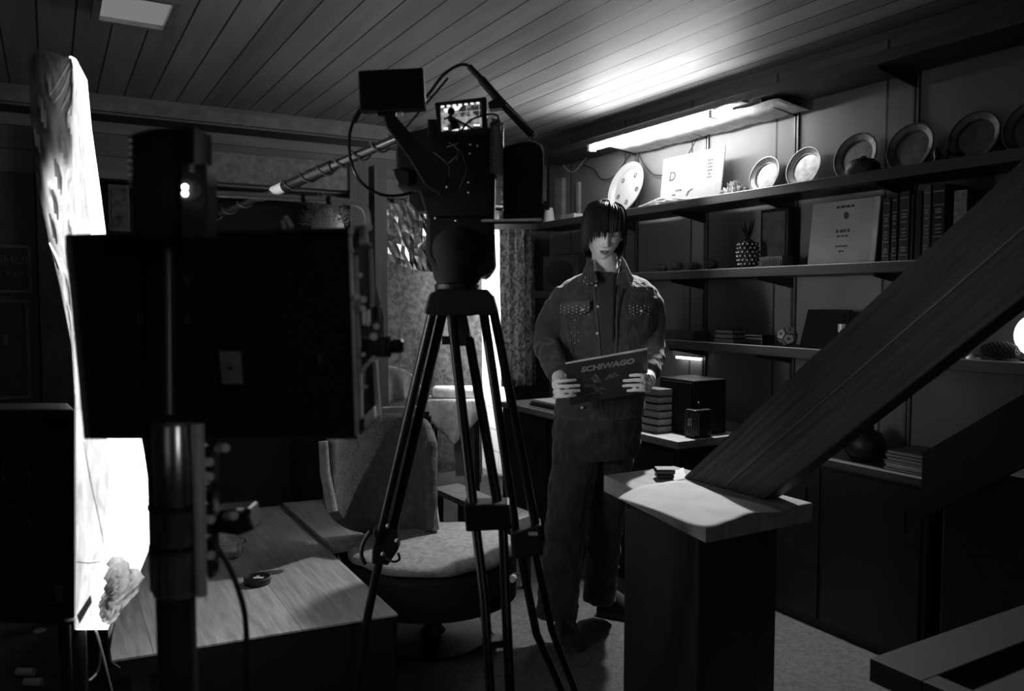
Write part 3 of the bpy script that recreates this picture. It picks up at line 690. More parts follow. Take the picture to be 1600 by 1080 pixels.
a, b_ = lerp(ins[0], ins[1], .17), lerp(ins[0], ins[1], .985); a = Vector((a.x, a.y, TZ-.056)); b_ = Vector((b_.x, b_.y, TZ-.056))
MB().prism([a, b_, b_-Vector((0, 0, .3)), a-Vector((0, 0, .3))], (b_-a).cross(Zv).normalized()*-.012).build('shade_panel', TE, r)  # dark sheet put in for the shade under the table front
ins2 = [Vector((p.x, p.y, .14)) for p in [lerp(FL, BR, .05), lerp(FR, BL, .05), lerp(BR, FL, .05), lerp(BL, FR, .05)]]
MB().prism(ins2, (0, 0, -.02)).build('lower_shelf', TW, r)
# side plank / bench
bp = [AZ(440, 786, TZ+.02), AZ(505, 780, TZ+.02), AZ(578, 844, TZ+.02), AZ(518, 855, TZ+.02)]
r = root('side_bench', Vector(((bp[0].x+bp[2].x)/2, (bp[0].y+bp[2].y)/2, 0)), 'narrow wooden bench end between the low table and the armchair', 'bench')
bp = [p+Vector((.004, 0, 0)) for p in bp]
MB().prism(bp, (0, 0, -.03)).build('seat', wood_long('bench_wood', .3), r, bevel=.003)
for p in bp: q = lerp(p, sum(bp, Vector())/4, .25); MB().box((q.x+.01, q.y, TZ/2-.005), (.03, .03, TZ-.01)).build('leg', BLK, r)
# glass bowl
gc = AZ(360, 872, TZ); gl, t, b = nt('cut_glass'); b.inputs['Base Color'].default_value = g3(.95); b.inputs['Transmission Weight'].default_value = 1; b.inputs['Roughness'].default_value = .03; b.inputs['IOR'].default_value = 1.5
r0 = .052; b = MB(); prof = [(.028, 0), (.034, .002), (.046, .02), (.056, .05), (.058, .062), (.054, .062), (.052, .05), (.042, .022), (.03, .008), (.001, .007)]
rings = []
for (rr_, z) in prof:
    rings.append([gc+Vector(((rr_+(.0025*math.cos(12*2*PI*k/96+z*60) if rr_ > .04 else 0))*math.cos(2*PI*k/96), (rr_+(.0025*math.cos(12*2*PI*k/96+z*60) if rr_ > .04 else 0))*math.sin(2*PI*k/96), z+.001)) for k in range(96)])
b.loft(rings)
tag(b.build('glass_bowl', gl, smooth=True), 'small ribbed glass bowl on the low table', 'bowl')
cc = AZ(402, 912, TZ)
r = root('lens_cap', cc, 'round black lens cap with a white label on the low table', 'lens cap')
MB().lathe([(.043, 0), (.045, .003), (.045, .022), (.042, .024), (.040, .020), (.001, .019)], cc, n=40).build('cap', BLK, r, smooth=True)
MB().box(cc+Vector((.004, .0, .0198)), (.034, .012, .001), Rz).build('label_sticker', WHT, r)
text('printed_text', 'illili', .01, cc+Vector((.006, .014, .0205)), Rv, Fh, WHT, r)

# ---------------------------------------------------------------- armchair
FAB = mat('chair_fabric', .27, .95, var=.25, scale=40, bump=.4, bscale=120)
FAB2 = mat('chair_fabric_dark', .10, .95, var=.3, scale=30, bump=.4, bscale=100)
def hv(px, py, d): return D(px, py, d)
cc = AZ(676, 850, .38); 
r = root('armchair', Vector((cc.x, cc.y, 0)), 'low upholstered swivel armchair with a loose seat cushion', 'armchair')
def eldisc(c, rx, ry, z0, z1, n=48, puff=.0):
    rings = []
    prof = [(.0, z0), (.9, z0), (1, z0+.01), (1, z1-.02), (.97, z1-.006), (.9, z1), (.5, z1+puff), (.01, z1+puff*1.2)]
    for s_, z in prof:
        rings.append([Vector((c.x, c.y, 0))+Rv*(max(s_, .01)*rx*math.cos(2*PI*k/n))+Fh*(max(s_, .01)*ry*math.sin(2*PI*k/n))+Vector((0, 0, z)) for k in range(n)])
    return rings
MB().loft(eldisc(cc, .335, .33, .18, .345)).build('seat_shell', mat('chair_shell', .005, .8), r, smooth=True)
cu = MB().loft(eldisc(cc, .335, .32, .345, .39, puff=.02)); 
for v in cu.v: v.z += .006*math.sin(v.x*31+v.y*12)*math.cos(v.y*27); e_ = (v-Vector((cc.x, cc.y, v.z))).length/.33; v.z += .006*max(0, e_-.6)*math.sin(60*math.atan2(v.y-cc.y, v.x-cc.x))
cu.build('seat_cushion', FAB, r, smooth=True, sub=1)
MB().lathe([(.22, 0), (.22, .012), (.05, .03), (.035, .05), (.035, .18)], (cc.x, cc.y, 0), n=32).build('pedestal', BLK, r, smooth=True)
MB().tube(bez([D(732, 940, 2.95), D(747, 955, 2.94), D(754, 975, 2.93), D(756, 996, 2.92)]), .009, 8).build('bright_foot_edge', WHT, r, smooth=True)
# wrapped backrest : curved panel at left-back of the chair
g_o = []
bk = [(512, 690, 790, 3.02), (530, 668, 820, 3.12), (560, 652, 832, 3.22), (600, 645, 836, 3.30), (640, 646, 838, 3.32), (664, 655, 836, 3.28), (676, 690, 830, 3.2)]
cols = bez([Vector((x, yt_, d)) for x, yt_, yb2, d in bk], 5); colb = bez([Vector((x, yb2, d)) for x, yt_, yb2, d in bk], 5)
grid = []
for a, b_ in zip(cols, colb):
    top = D(a.x, a.y, a.z); bot = D(a.x, b_.y, a.z); bot.z = max(bot.z, .3)
    grid.append([lerp(top, bot, k/10)+Fh*(-.012*math.sin(PI*k/10)+.004*math.sin(k*1.9+a.x*.11)) for k in range(11)])
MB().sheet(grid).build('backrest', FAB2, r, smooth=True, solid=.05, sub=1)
MB().tube([D(505, 690, 3.0), D(508, 740, 3.0), D(520, 800, 2.98)], [.018, .02, .02], 10).build('arm_front', FAB, r, smooth=True)
MB().pp([(596, 638), (655, 636), (660, 648), (598, 652)], 3.36, .05).build('top_rail', mat('pale_timber', .32, .6), r)
MB().pp([(664, 690), (668, 690), (686, 828), (676, 830)], 3.2, .05).build('back_post', FAB, r)

# low bench near back, lit
bp = [AZ(676, 762, .36), AZ(716, 755, .36), AZ(836, 803, .36), AZ(800, 816, .36)]
r = root('low_side_table', Vector(((bp[0].x+bp[2].x)/2, (bp[0].y+bp[2].y)/2, 0)), 'low pale topped table between the armchair and the man', 'table')
MB().prism(bp, (0, 0, -.03)).build('table_top', mat('grey_laminate', .30, .5), r, bevel=.002)
for p in bp: q = lerp(p, sum(bp, Vector())/4, .15); MB().box((q.x, q.y, .165), (.03, .03, .33)).build('leg', BLK, r)

# ---------------------------------------------------------------- room behind: cloth table, chair, curtain, foil
CL = mat('checked_cloth', .65, .9, var=.2, scale=30)
tc0 = D(712, 612, 5.75)
r = root('cloth_table', Vector((tc0.x, tc0.y, 0)), 'small table under a draped pale cloth in the room behind', 'table')
tzt = D(712, 622, 5.75).z
w2, d2 = .20, .16
MB().box((tc0.x, tc0.y, tzt-.015), (2*w2, 2*d2, .03), Rz).build('table_top', DWOOD, r)
for sx in (-1, 1):
    for sy in (-1, 1):
        p = Vector((tc0.x, tc0.y, 0))+Rv*sx*(w2-.04)+Fh*sy*(d2-.03)
        MB().box((p.x, p.y, (tzt-.03)/2), (.035, .035, tzt-.03), Rz).build('leg', BLK, r)
# cloth laid diagonally: corners hang over the edges
g = []
for i in range(33):
    row = []
    for j in range(33):
        a, c_ = -1+2*i/32, -1+2*j/32
        u, v = (a+c_)*.235, (c_-a)*.235; x, y, drop = u, v, 0
        if abs(u) > w2: drop += (abs(u)-w2); x = math.copysign(w2+.008+.12*(abs(u)-w2), u)
        if abs(v) > d2: drop += (abs(v)-d2); y = math.copysign(d2+.008+.12*(abs(v)-d2), v)
        row.append(Vector((tc0.x, tc0.y, tzt+.004-drop))+Rv*(x+.006*math.sin(drop*40+u*30))+Fh*(y+.01*math.sin(u*45)*min(1, drop*12)))
    g.append(row)
o = MB().sheet(g).build('tablecloth', CL, smooth=True, solid=.003); tag(o, 'pale checked cloth with a pointed corner hanging from the small table behind the tripod', 'tablecloth')
# bowl like pillow on the table
o = MB().box((tc0.x, tc0.y, tzt+.045), (.34, .2, .07), Rz).build('folded_cloth', CL, bevel=.02, smooth=True)
for v in o.data.vertices: pass
tag(o, 'folded pale cloth lying on the draped table', 'cloth')
# side panel right of the table
o = MB().pp([(706, 640), (749, 632), (754, 742), (712, 745)], 5.72, .04).build('upholstered_panel', mat('grey_panel', .2, .9)); 
o.location.z -= 0; tag(o, 'plain grey panel leaning behind the legs of the cloth table', 'panel')
# chair with cloth at left
g = []
for i in range(14):
    t_ = i/13; row = []
    x0_, y0_ = 603+58*t_, 571+ (12*t_ if t_ < .5 else 6+48*(t_-.5)**1.3*1.6)
    for j in range(10):
        s_ = j/9; row.append(D(x0_+4*s_*(1-t_), y0_+(60-25*t_)*s_, 5.3+.06*math.sin(i*.8)*s_))
    g.append(row)
r = root('draped_chair', Vector((D(632, 600, 5.3).x, D(632, 600, 5.3).y, 0)), 'chair back covered by a light cloth in the room behind', 'chair')
MB().sheet(g).build('cloth_cover', CL, r, smooth=True, solid=.01)
p = D(632, 640, 5.36); MB().box((p.x, p.y, .42), (.36, .06, .3), Rz).build('backrest', DRK, r)
for sx in (-.15, .15):
    q = Vector((p.x, p.y, 0))+Rv*sx; MB().box((q.x, q.y, .3), (.03, .03, .6), Rz).build('leg', BLK, r)
# curtain
ga = AY(779, 400, 4.58).x; gb = AY(832, 400, 4.58).x; g = []
for i in range(61):
    t_ = i/60; x = ga+(gb-ga)*t_; y = 4.56+.032*math.sin(t_*2*PI*4.5)
    g.append([Vector((x+.012*k/19, y+.004*math.sin(k*.8+i), 1.92-(1.92-.775)*k/19)) for k in range(20)])
def curtain_mat():
    m, t, b = nt('patterned_curtain'); L = t.links
    tc = N(t, 'ShaderNodeTexCoord'); w_ = N(t, 'ShaderNodeTexVoronoi'); w_.inputs['Scale'].default_value = 30
    wv = N(t, 'ShaderNodeTexWave'); wv.inputs['Scale'].default_value = 9; wv.inputs['Distortion'].default_value = 9; wv.inputs['Detail'].default_value = 2; wv.inputs['Detail Scale'].default_value = 3
    L.new(tc.outputs['Object'], wv.inputs[0])
    mr = N(t, 'ShaderNodeMapRange'); mr.inputs[3].default_value = .22; mr.inputs[4].default_value = .8; L.new(wv.outputs['Fac'], mr.inputs[0])
    L.new(mr.outputs[0], b.inputs['Base Color']); b.inputs['Roughness'].default_value = .9
    tr = N(t, 'ShaderNodeBsdfTranslucent'); L.new(mr.outputs[0], tr.inputs[0]); mx = N(t, 'ShaderNodeMixShader'); mx.inputs[0].default_value = .3
    L.new(b.outputs[0], mx.inputs[1]); L.new(tr.outputs[0], mx.inputs[2]); L.new(mx.outputs[0], t.nodes['Material Output'].inputs[0])
    return m
r = root('curtain', (gb-.1, 4.56, .8), 'narrow pleated patterned curtain beside the bright brick wall', 'curtain')
MB().sheet(g).build('fabric', curtain_mat(), r, smooth=True, solid=.002)
MB().cyl((ga-.05, 4.56, 1.93), (XW-.001, 4.56, 1.93), .01).build('rod', DRK, r, smooth=True)
# foil
def foil(corners, dd, name, label, nx=15, ny=12, seed=1):
    rnd = random.Random(seed); (a, b_, c, d_) = corners; g = []
    ph = [(rnd.uniform(6, 22), rnd.uniform(6, 22), rnd.uniform(0, 6), rnd.uniform(.3, 1)) for _ in range(7)]
    for i in range(nx+1):
        row = []
        for j in range(ny+1):
            u, v = i/nx, j/ny
            x = (a[0]*(1-u)+b_[0]*u)*(1-v)+(d_[0]*(1-u)+c[0]*u)*v; y = (a[1]*(1-u)+b_[1]*u)*(1-v)+(d_[1]*(1-u)+c[1]*u)*v
            y += 9*math.sin(PI*u)*v; off = sum(abs(math.sin(f1*u+f2*v*.7+p))*s_ for f1, f2, p, s_ in ph)*.016
            row.append(D(x, y, dd-off-rnd.uniform(0, .022)))
        g.append(row)
    o = MB().sheet(g).build(name, mat('silver_foil', .95, .2, 1.0, var=.1), solid=.002); return tag(o, label, 'foil')
foil([(606, 288), (700, 290), (700, 424), (598, 402)], 5.0, 'foil_sheet', 'crumpled silver foil sheet hanging behind the film camera', seed=3)
foil([(742, 290), (772, 290), (772, 425), (748, 432)], 5.24, 'foil_sheet', 'narrow hanging piece of foil left of the curtain', 4, 12, seed=5)
# person behind the monitor: only top of the head shows
hp = D(512, 338, 3.9)
r = root('person', Vector((hp.x, hp.y, 0)), 'person with frizzy hair mostly hidden behind the large monitor', 'person')
b = MB(); b.ell(hp+Vector((0, 0, -.07)), (.078, .095, .115), 28, 20)
b.ell(hp+Vector((0, 0, -.09))+Fh*-.09, (.014, .02, .022), 10, 8)
for s_ in (-1, 1): b.ell(hp+Vector((0, 0, -.09))+Rv*s_*.08, (.012, .02, .03), 10, 8)
b.tube([hp+Vector((0, 0, -.14)), hp+Vector((0, 0, -.3))], [.055, .06], 14)
rings = []
for z, a_, c_ in ((-.25, .08, .07), (-.30, .17, .1), (-.36, .21, .12), (-.55, .18, .12), (-.8, .16, .12), (-.95, .18, .13)):
    rings.append([hp+Vector((0, 0, z))+Rv*a_*math.cos(2*PI*k/20)+Fh*c_*math.sin(2*PI*k/20) for k in range(20)])
b.loft(rings)
for s_ in (-1, 1):
    b.tube([hp+Vector((0, 0, -.35))+Rv*s_*.18, hp+Vector((0, 0, -.62))+Rv*s_*.23, hp+Vector((0, 0, -.75))+Rv*s_*.14-Fh*.2], [.05, .042, .03], 12)
    b.tube([hp+Vector((0, 0, -.92))+Rv*s_*.09, hp+Vector((0, 0, -1.3))+Rv*s_*.1-Fh*.05, Vector((hp.x, hp.y, .06))+Rv*s_*.1], [.085, .065, .045], 14)
    e_ = Vector((hp.x, hp.y, .04))+Rv*s_*.1; b.ell(e_-Fh*.05, (.045, .11, .04), 14, 8, Rz)
    hnd = hp+Vector((0, 0, -.76))+Rv*s_*.13-Fh*.24
    b.ell(hnd, (.03, .04, .018), 12, 8)
    for k in range(4): b.tube([hnd+Rv*(k-1.5)*.015-Fh*.03, hnd+Rv*(k-1.5)*.018-Fh*.07, hnd+Rv*(k-1.5)*.018-Fh*.095-Zv*.015], [.008, .0075, .006], 8)
    b.tube([hnd-Rv*s_*.03, hnd-Rv*s_*.05-Fh*.035], [.01, .008], 8)
b.build('body', SKIN, r, remesh=.008)
HAIR2 = mat('grey_hair', .35, .5, var=.3); b = MB()
for k in range(420):
    a = random.uniform(0, 2*PI); e = random.uniform(.0, 1.35); n_ = Vector((math.sin(e)*math.cos(a), math.sin(e)*math.sin(a), math.cos(e)))
    p = hp+Vector((0, 0, -.07))+Vector((n_.x*.08, n_.y*.098, n_.z*.116)); pts = [p]
    for q in range(4): pts.append(pts[-1]+n_*.012+Vector((random.uniform(-1, 1), random.uniform(-1, 1), random.uniform(-1, 1)))*.012)
    b.tube(pts, [.0013]*4+[.0004], 4)
b.build('hair', HAIR2, r)
rings = []
for z, a_, c_ in ((-.27, .09, .08), (-.31, .185, .115), (-.37, .225, .135), (-.55, .195, .135), (-.8, .175, .135), (-.93, .19, .14)):
    rings.append([hp+Vector((0, 0, z))+Rv*a_*math.cos(2*PI*k/24)+Fh*c_*math.sin(2*PI*k/24) for k in range(24)])
sw = MB().loft(rings)
for s_ in (-1, 1): sw.tube([hp+Vector((0, 0, -.35))+Rv*s_*.175, hp+Vector((0, 0, -.5))+Rv*s_*.215, hp+Vector((0, 0, -.63))+Rv*s_*.22-Fh*.02, hp+Vector((0, 0, -.73))+Rv*s_*.155-Fh*.17], [.062, .06, .056, .042], 16)
sw.build('sweater', BLK2, r, remesh=.008)
b = MB(); b.loft([[hp+Vector((0, 0, z))+Rv*a_*math.cos(2*PI*k/24)+Fh*c_*math.sin(2*PI*k/24) for k in range(24)] for z, a_, c_ in ((-.88, .185, .14), (-1.0, .19, .14), (-1.06, .17, .12))])
for s_ in (-1, 1): b.tube([hp+Vector((0, 0, -.95))+Rv*s_*.09, hp+Vector((0, 0, -1.3))+Rv*s_*.1-Fh*.05, Vector((hp.x, hp.y, .07))+Rv*s_*.1], [.1, .085, .068], 16)
b.build('trousers', mat('dark_cloth', .012, .9), r, remesh=.009)
for s_ in (-1, 1): MB().ell(Vector((hp.x, hp.y, .045))+Rv*s_*.1-Fh*.05, (.052, .125, .045), 16, 10, Rz).build('shoe', BLK, r, smooth=True)
# ---- pictures on the back wall at the far left
def wall_pic(px0, py0, px1, py1, label, fm_, im):
    a = AY(px0, py0, YB-.012); b_ = AY(px1, py1, YB-.012)
    r = root('framed_poster', ((a.x+b_.x)/2, YB-.012, b_.z), label, 'picture', 'pictures at the far left')
    MB().bx(a.x, b_.x, YB-.025, YB-.001, b_.z, a.z).build('frame', fm_, r, bevel=.002)
    MB().bx(a.x+.015, b_.x-.015, YB-.028, YB-.02, b_.z+.015, a.z-.015).build('print', im, r)
    return r, a, b_
r, a, b_ = wall_pic(-40, 381, 51, 458, 'dim poster with lettering at the left edge, upper of the two', mat('dim_frame', .14, .6), mat('dim_print', .03, .6))
text('printed_text', 'LESHUIS', .062, ((a.x+b_.x)/2+.02, YB-.029, a.z-.075), (1, 0, 0), (0, 0, 1), mat('dim_letters', .12, .7), r)
text('printed_text', 'llilli ill illiill', .035, ((a.x+b_.x)/2+.02, YB-.029, a.z-.14), (1, 0, 0), (0, 0, 1), mat('dim_letters', .12, .7), r)
r, a, b_ = wall_pic(-40, 468, 50, 622, 'dim framed picture at the left edge, lower of the two', mat('dim_frame', .14, .6), mat('dim_print', .03, .6))
MB().ell((a.x+.12, YB-.029, (a.z+b_.z)/2+.05), (.012, .002, .03), 10, 6).build('pale_mark', mat('dim_letters', .12, .7), r)
# boards/papers between softbox and receiver
r, a, b_ = wall_pic(168, 288, 203, 362, 'dim poster with scribbled lines between the soft light and the receiver', mat('dim_frame', .14, .6), mat('scribble', .12, .6, var=.8, scale=20))
# ceiling light
q = [AZ(128, -14, ZC-.001), AZ(268, 4, ZC-.001), AZ(259, 42, ZC-.001), AZ(131, 30, ZC-.001)]
x0, x1 = min(p.x for p in q), max(p.x for p in q); y0, y1 = min(p.y for p in q), max(p.y for p in q)
cx0, cx1 = AZ(140, 28, ZC).x, AZ(262, 42, ZC).x; cy0, cy1 = AZ(200, -24, ZC).y, AZ(200, 27, ZC).y
CXL = (cx0, cx1, cy0, cy1)
r = root('ceiling_light', ((cx0+cx1)/2, (cy0+cy1)/2, ZC-.03), 'shallow rectangular ceiling light panel at the upper left', 'ceiling light')
f = MB(); t_ = .025
f.bx(cx0, cx1, cy0, cy0+t_, ZC-.035, ZC-.001).bx(cx0, cx1, cy1-t_, cy1, ZC-.035, ZC-.001).bx(cx0, cx0+t_, cy0+t_, cy1-t_, ZC-.035, ZC-.001).bx(cx1-t_, cx1, cy0+t_, cy1-t_, ZC-.035, ZC-.001)
f.build('frame', ALU, r)
MB().bx(cx0+t_, cx1-t_, cy0+t_, cy1-t_, ZC-.018, ZC-.006).build('diffuser', emit('ceiling_panel_glow', .6, .16), r)
tag(MB().bx(cx0-.16, cx1+.10, cy0-.10, cy1+.10, ZC-.0008, ZC-.0002).build('ceiling_plate', mat('dim_plate', .10, .6)), 'thin square board around the ceiling light', 'board') if False else None
# ---------------------------------------------------------------- soft light wrapped in plastic, far left
rows = [(76, 60, 62, 76), (88, 46, 108, 112), (92, 45, 112, 119), (125, 46, 113, 136), (200, 48, 113, 143), (300, 60, 113, 157), (370, 75, 113, 166), (440, 92, 114, 176), (540, 112, 116, 192), (640, 117, 119, 212), (700, 118, 119, 224), (760, 118, 119, 233), (850, 118, 119, 236), (900, 118, 119, 216), (950, 118, 119, 182), (984, 118, 119, 168)]
r = root('soft_light', Vector((D(110, 700, 1.85).x, D(110, 700, 1.85).y, 0)), 'tall glowing soft light wrapped in crinkled plastic at the left', 'film light')
g = []
for (y, xl, xi, xo) in rows[1:]:
    row = []
    for k in range(9):
        t_ = k/8; row.append(D(xi+(xo-xi)*t_, y, 1.78+.30*t_+.03*math.sin(PI*t_)*0-.02*math.sin(PI*t_)))
    g.append(row)
SG = emit('soft_glow', .9, SOFT_E, var=.15, scale=6)
MB().sheet(g).build('diffuser', SG, r, smooth=True)
# unseen black sheet added behind the diffuser to stop its backward glow
gb_ = []
for (y, xl, xi, xo) in rows[1:]:
    gb_.append([D(xi+(xo-xi)*k/6*.9, y, 1.87+.30*k/6) for k in range(7)])
MB().sheet(gb_).build('glow_blocker', BLK, r, smooth=True).location = -Rv*.004
g2 = []
for (y, xl, xi, xo) in rows[1:]:
    row = [D(xl, y, 2.0), D(xl, y, 2.02)]
def plastic(name, v, trl, al):
    m, t, b = nt(name); L = t.links
    tc = N(t, 'ShaderNodeTexCoord'); no = N(t, 'ShaderNodeTexNoise'); no.inputs['Scale'].default_value = 22; no.inputs['Detail'].default_value = 6; no.inputs['Distortion'].default_value = 1.5
    mp = N(t, 'ShaderNodeMapping'); mp.inputs['Scale'].default_value = (1, 1, .4); L.new(tc.outputs['Object'], mp.inputs[0]); L.new(mp.outputs[0], no.inputs['Vector'])
    bp = N(t, 'ShaderNodeBump'); bp.inputs['Strength'].default_value = .7; bp.inputs['Distance'].default_value = .02; L.new(no.outputs['Fac'], bp.inputs['Height'])
    b.inputs['Base Color'].default_value = g3(v); b.inputs['Roughness'].default_value = .3; L.new(bp.outputs[0], b.inputs['Normal'])
    tr = N(t, 'ShaderNodeBsdfTranslucent'); tr.inputs[0].default_value = g3(v); mx = N(t, 'ShaderNodeMixShader'); mx.inputs[0].default_value = trl
    L.new(b.outputs[0], mx.inputs[1]); L.new(tr.outputs[0], mx.inputs[2])
    tp = N(t, 'ShaderNodeBsdfTransparent'); m2 = N(t, 'ShaderNodeMixShader'); m2.inputs[0].default_value = al
    L.new(tp.outputs[0], m2.inputs[1]); L.new(mx.outputs[0], m2.inputs[2]); L.new(m2.outputs[0], t.nodes['Material Output'].inputs[0])
    return m
PL = plastic('plastic_film', .16, .15, .85)
g = []
for i in range(60):
    # interpolate rows
    y = 76+(640-76)*i/59
    for a, b_ in zip(rows, rows[1:]):
        if a[0] <= y <= b_[0]:
            s_ = (y-a[0])/(b_[0]-a[0]); xl = a[1]+(b_[1]-a[1])*s_; xi = a[2]+(b_[2]-a[2])*s_; break
    row = []
    for k in range(17):
        t_ = k/16; x = xl+(xi+1-xl)*t_
        row.append(D(x, y, 1.90-.12*t_+.012*math.sin(t_*9+i*.35)+.008*math.sin(t_*21-i*.6)))
    g.append(row)
MB().sheet(g).build('plastic_cover', PL, r, smooth=True)
PF = plastic('streak_film', .6, .3, 1)
for pts in ([(111, 92), (92, 125), (78, 148)], [(112, 94), (100, 135), (84, 160)], [(113, 98), (108, 140), (95, 172)], [(62, 82), (85, 84), (108, 92)], [(113, 130), (110, 160), (104, 185)], [(108, 265), (104, 290), (108, 310), (100, 330)], [(78, 380), (88, 400), (98, 425)]):
    MB().tube(bez([D(x, y, 1.77+.11*(113-x)/60) for x, y in pts]), .0022, 6).build('fold_streak', PF, r, smooth=True)  # bright streaks on the folds, highlights put into paler tubes
FB = plastic('film_band', .22, .3, .93); g = []
nn_ = [n for n in FB.node_tree.nodes if n.type == 'TEX_NOISE'][0]; m2_ = [n for n in FB.node_tree.nodes if n.type == 'MIX_SHADER'][-1]
mr_ = FB.node_tree.nodes.new('ShaderNodeMapRange'); mr_.inputs[1].default_value = .3; mr_.inputs[2].default_value = .7; mr_.inputs[3].default_value = .80; mr_.inputs[4].default_value = .93
FB.node_tree.links.new(nn_.outputs['Fac'], mr_.inputs[0]); FB.node_tree.links.new(mr_.outputs[0], m2_.inputs[0])
for i in range(60):
    y = 90+(983-90)*i/59
    for a, b_ in zip(rows, rows[1:]):
        if a[0] <= y <= b_[0]:
            s_ = (y-a[0])/(b_[0]-a[0]); xi = a[2]+(b_[2]-a[2])*s_; xo = a[3]+(b_[3]-a[3])*s_; break
    wd = .55 if y < 640 else .42+.06*math.sin(y*.02)
    g.append([D(xi+(xo-xi)*wd*k/10, y, 1.755+.30*wd*k/10+.005*math.sin(k*1.3+i*.5)) for k in range(11)])
MB().sheet(g).build('film_layer', FB, r, smooth=True)
MB().tube(bez([D(131, 690, 1.80), D(140, 745, 1.82), D(152, 800, 1.85), D(166, 868, 1.88)]), .0016, 6).build('cover_crease', mat('crease_grey', .3, .6), r)  # crease line, its shade drawn as a thin grey tube
MB().tube(bez([D(119, 878, 1.76), D(140, 880, 1.79), D(166, 876, 1.86)]), .0010, 6).build('draw_string', mat('seam_dark', .05, .6), r)
MB().pp([(120, 962), (141, 930), (143, 942), (124, 975)], 1.755, .002).build('spec_label', plastic('label_film', .35, .5, .97), r)
# stand of the soft light
p = D(125, 985, 1.95)
MB().cyl((p.x, p.y, 0.01), (p.x, p.y, p.z+.05), .014).build('pole', DRK, r, smooth=True)
for k in range(3):
    a = k*2.1+.5; MB().tube([(p.x, p.y, .22), (p.x+.28*math.cos(a), p.y+.28*math.sin(a), .012)], .009, 8).build('leg', DRK, r, smooth=True)
# bag end : crumpled plastic at the bottom
bp = [(176, 868), (205, 880), (222, 905), (214, 925), (190, 955), (172, 975), (158, 958), (160, 930), (178, 905), (168, 885)]
cen = D(188, 918, 1.90); vs = []; fs = []; nr = 12; outl = bez([D(x, y, 1.90) for x, y in bp]+[D(*bp[0], 1.90)], 5)[:-1]; n = len(outl)
for k in range(1, nr+1):
    for i, q in enumerate(outl):
        s_ = k/nr; e = q-cen; vs.append(cen+e*s_-Fh*(.05*(1-s_**2)+.012*math.sin(i*.9+k*1.3)+.008*math.sin(i*2.3-k)))
vs.append(cen-Fh*.05)
for k in range(nr-1):
    for i in range(n): j = (i+1) % n; fs.append((k*n+i, k*n+j, (k+1)*n+j, (k+1)*n+i))
for i in range(n): fs.append((len(vs)-1, i, (i+1) % n))
MB().add(vs, fs).build('plastic_bag_end', plastic('bag_film', .55, .35, .97), r, smooth=True)
# black back box in front of it
r = root('light_housing', Vector((D(60, 975, 1.55).x, D(60, 975, 1.55).y, 0)), 'tall plain black equipment case at the left edge', 'case')
off = Fh*.10-Rv*.07
MB().pp([(-90, 640), (117, 640), (117, 978), (-90, 972)], 1.60, 0, off).build('case', BLK, r, bevel=.004)
MB().pp([(-80, 655), (112, 655), (112, 668), (-80, 668)], 1.597, 0, Fh*.004).build('edge_trim', BLK2, r)
text('printed_text', 'lilliil', .022, D(92, 928, 1.598), Uv, -Rv, mat('dim_letters', .2, .7), r)
b = MB()
for yy in (740, 815): b.torus(D(25, yy, 1.598), .026, .0025, -Fv, sx=1, sy=1.3)
b.build('faded_emblem', mat('faded_print', .03, .7), r)
lg = [(-60, 972), (100, 976)]
for x, y in lg:
    q = D(x, y, 1.68); MB().cyl((q.x, q.y, 0), (q.x, q.y, q.z+.03), .012).build('leg', DRK, r, smooth=True)
for x in (62, 110): MB().ell(D(x, 985 if x < 100 else 968, 1.6), (.012, .012, .003), 10, 6).build('latch', CHR, r)
# cables and fittings on the floor at left
cable('cable', [D(178, 975, 1.97), D(172, 1000, 1.95), D(170, 1030, 1.98), D(186, 1045, 2.0)], .004, 'thin dark cable hanging from the plastic bag over the table corner')
tag(MB().tube([D(150, 985, 1.9), D(160, 1020, 1.9), D(176, 1085, 1.9), AZ(185, 1120, .005)], .0022, 6).build('cable', mat('pale_cable', .5, .5), smooth=True), 'thin pale straight cable below the soft light', 'cable')
cable('cable', [AZ(112, 1066, .02), D(130, 1068, 2.05), D(152, 1050, 2.05), D(157, 1015, 2.0), D(150, 985, 1.95)], .003, 'curled grey cable under the black equipment case', mat('grey_cable', .25, .4))
for i, (x, y) in enumerate(((40, 1050), (52, 1066))):
    q = AZ(x, y, .03); tag(MB().cyl(q-Rv*.03, q+Rv*.03, .014).build('cable_connector', CHR, smooth=True), ('shiny cable plug on the floor at the lower left', 'second shiny cable plug lowest at the left')[i], 'plug', 'plugs on the floor')

# ---------------------------------------------------------------- monitor stand
sd = 1.14
r = root('monitor_stand', Vector((D(276, 800, sd).x, D(276, 800, sd).y, 0)), 'thick metal stand column holding the large black monitor', 'stand')
cx = D(276, 800, sd); CX, CY = cx.x, cx.y
def zz_(py): return D(276, py, sd).z
STL = mat('stand_metal', .45, .22, 1.0)
MB().lathe([(.034, zz_(928)), (.036, zz_(920)), (.036, zz_(792))], (CX, CY, 0), n=32).build('lower_column', STL, r, smooth=True)
MB().lathe([(.033, zz_(786)), (.033, zz_(662)), (.030, zz_(656))], (CX, CY, 0), n=32).build('upper_column', STL, r, smooth=True)
for y in (789, 852): MB().lathe([(.036, zz_(y+5)), (.039, zz_(y+3)), (.039, zz_(y-3)), (.036, zz_(y-5))], (CX, CY, 0), n=32).build('collar', BLK, r, smooth=True)
MB().lathe([(.027, .0), (.027, zz_(925))], (CX-.004, CY, 0), n=28).build('base_tube', mat('base_tube_metal', .05, .4, .5), r, smooth=True)
q = D(312, 790, sd-.02)
MB().cyl((q.x, q.y, zz_(925)), (q.x, q.y, zz_(658)), .0085).build('side_rod', mat('side_rod_metal', .8, .3, .3), r, smooth=True)
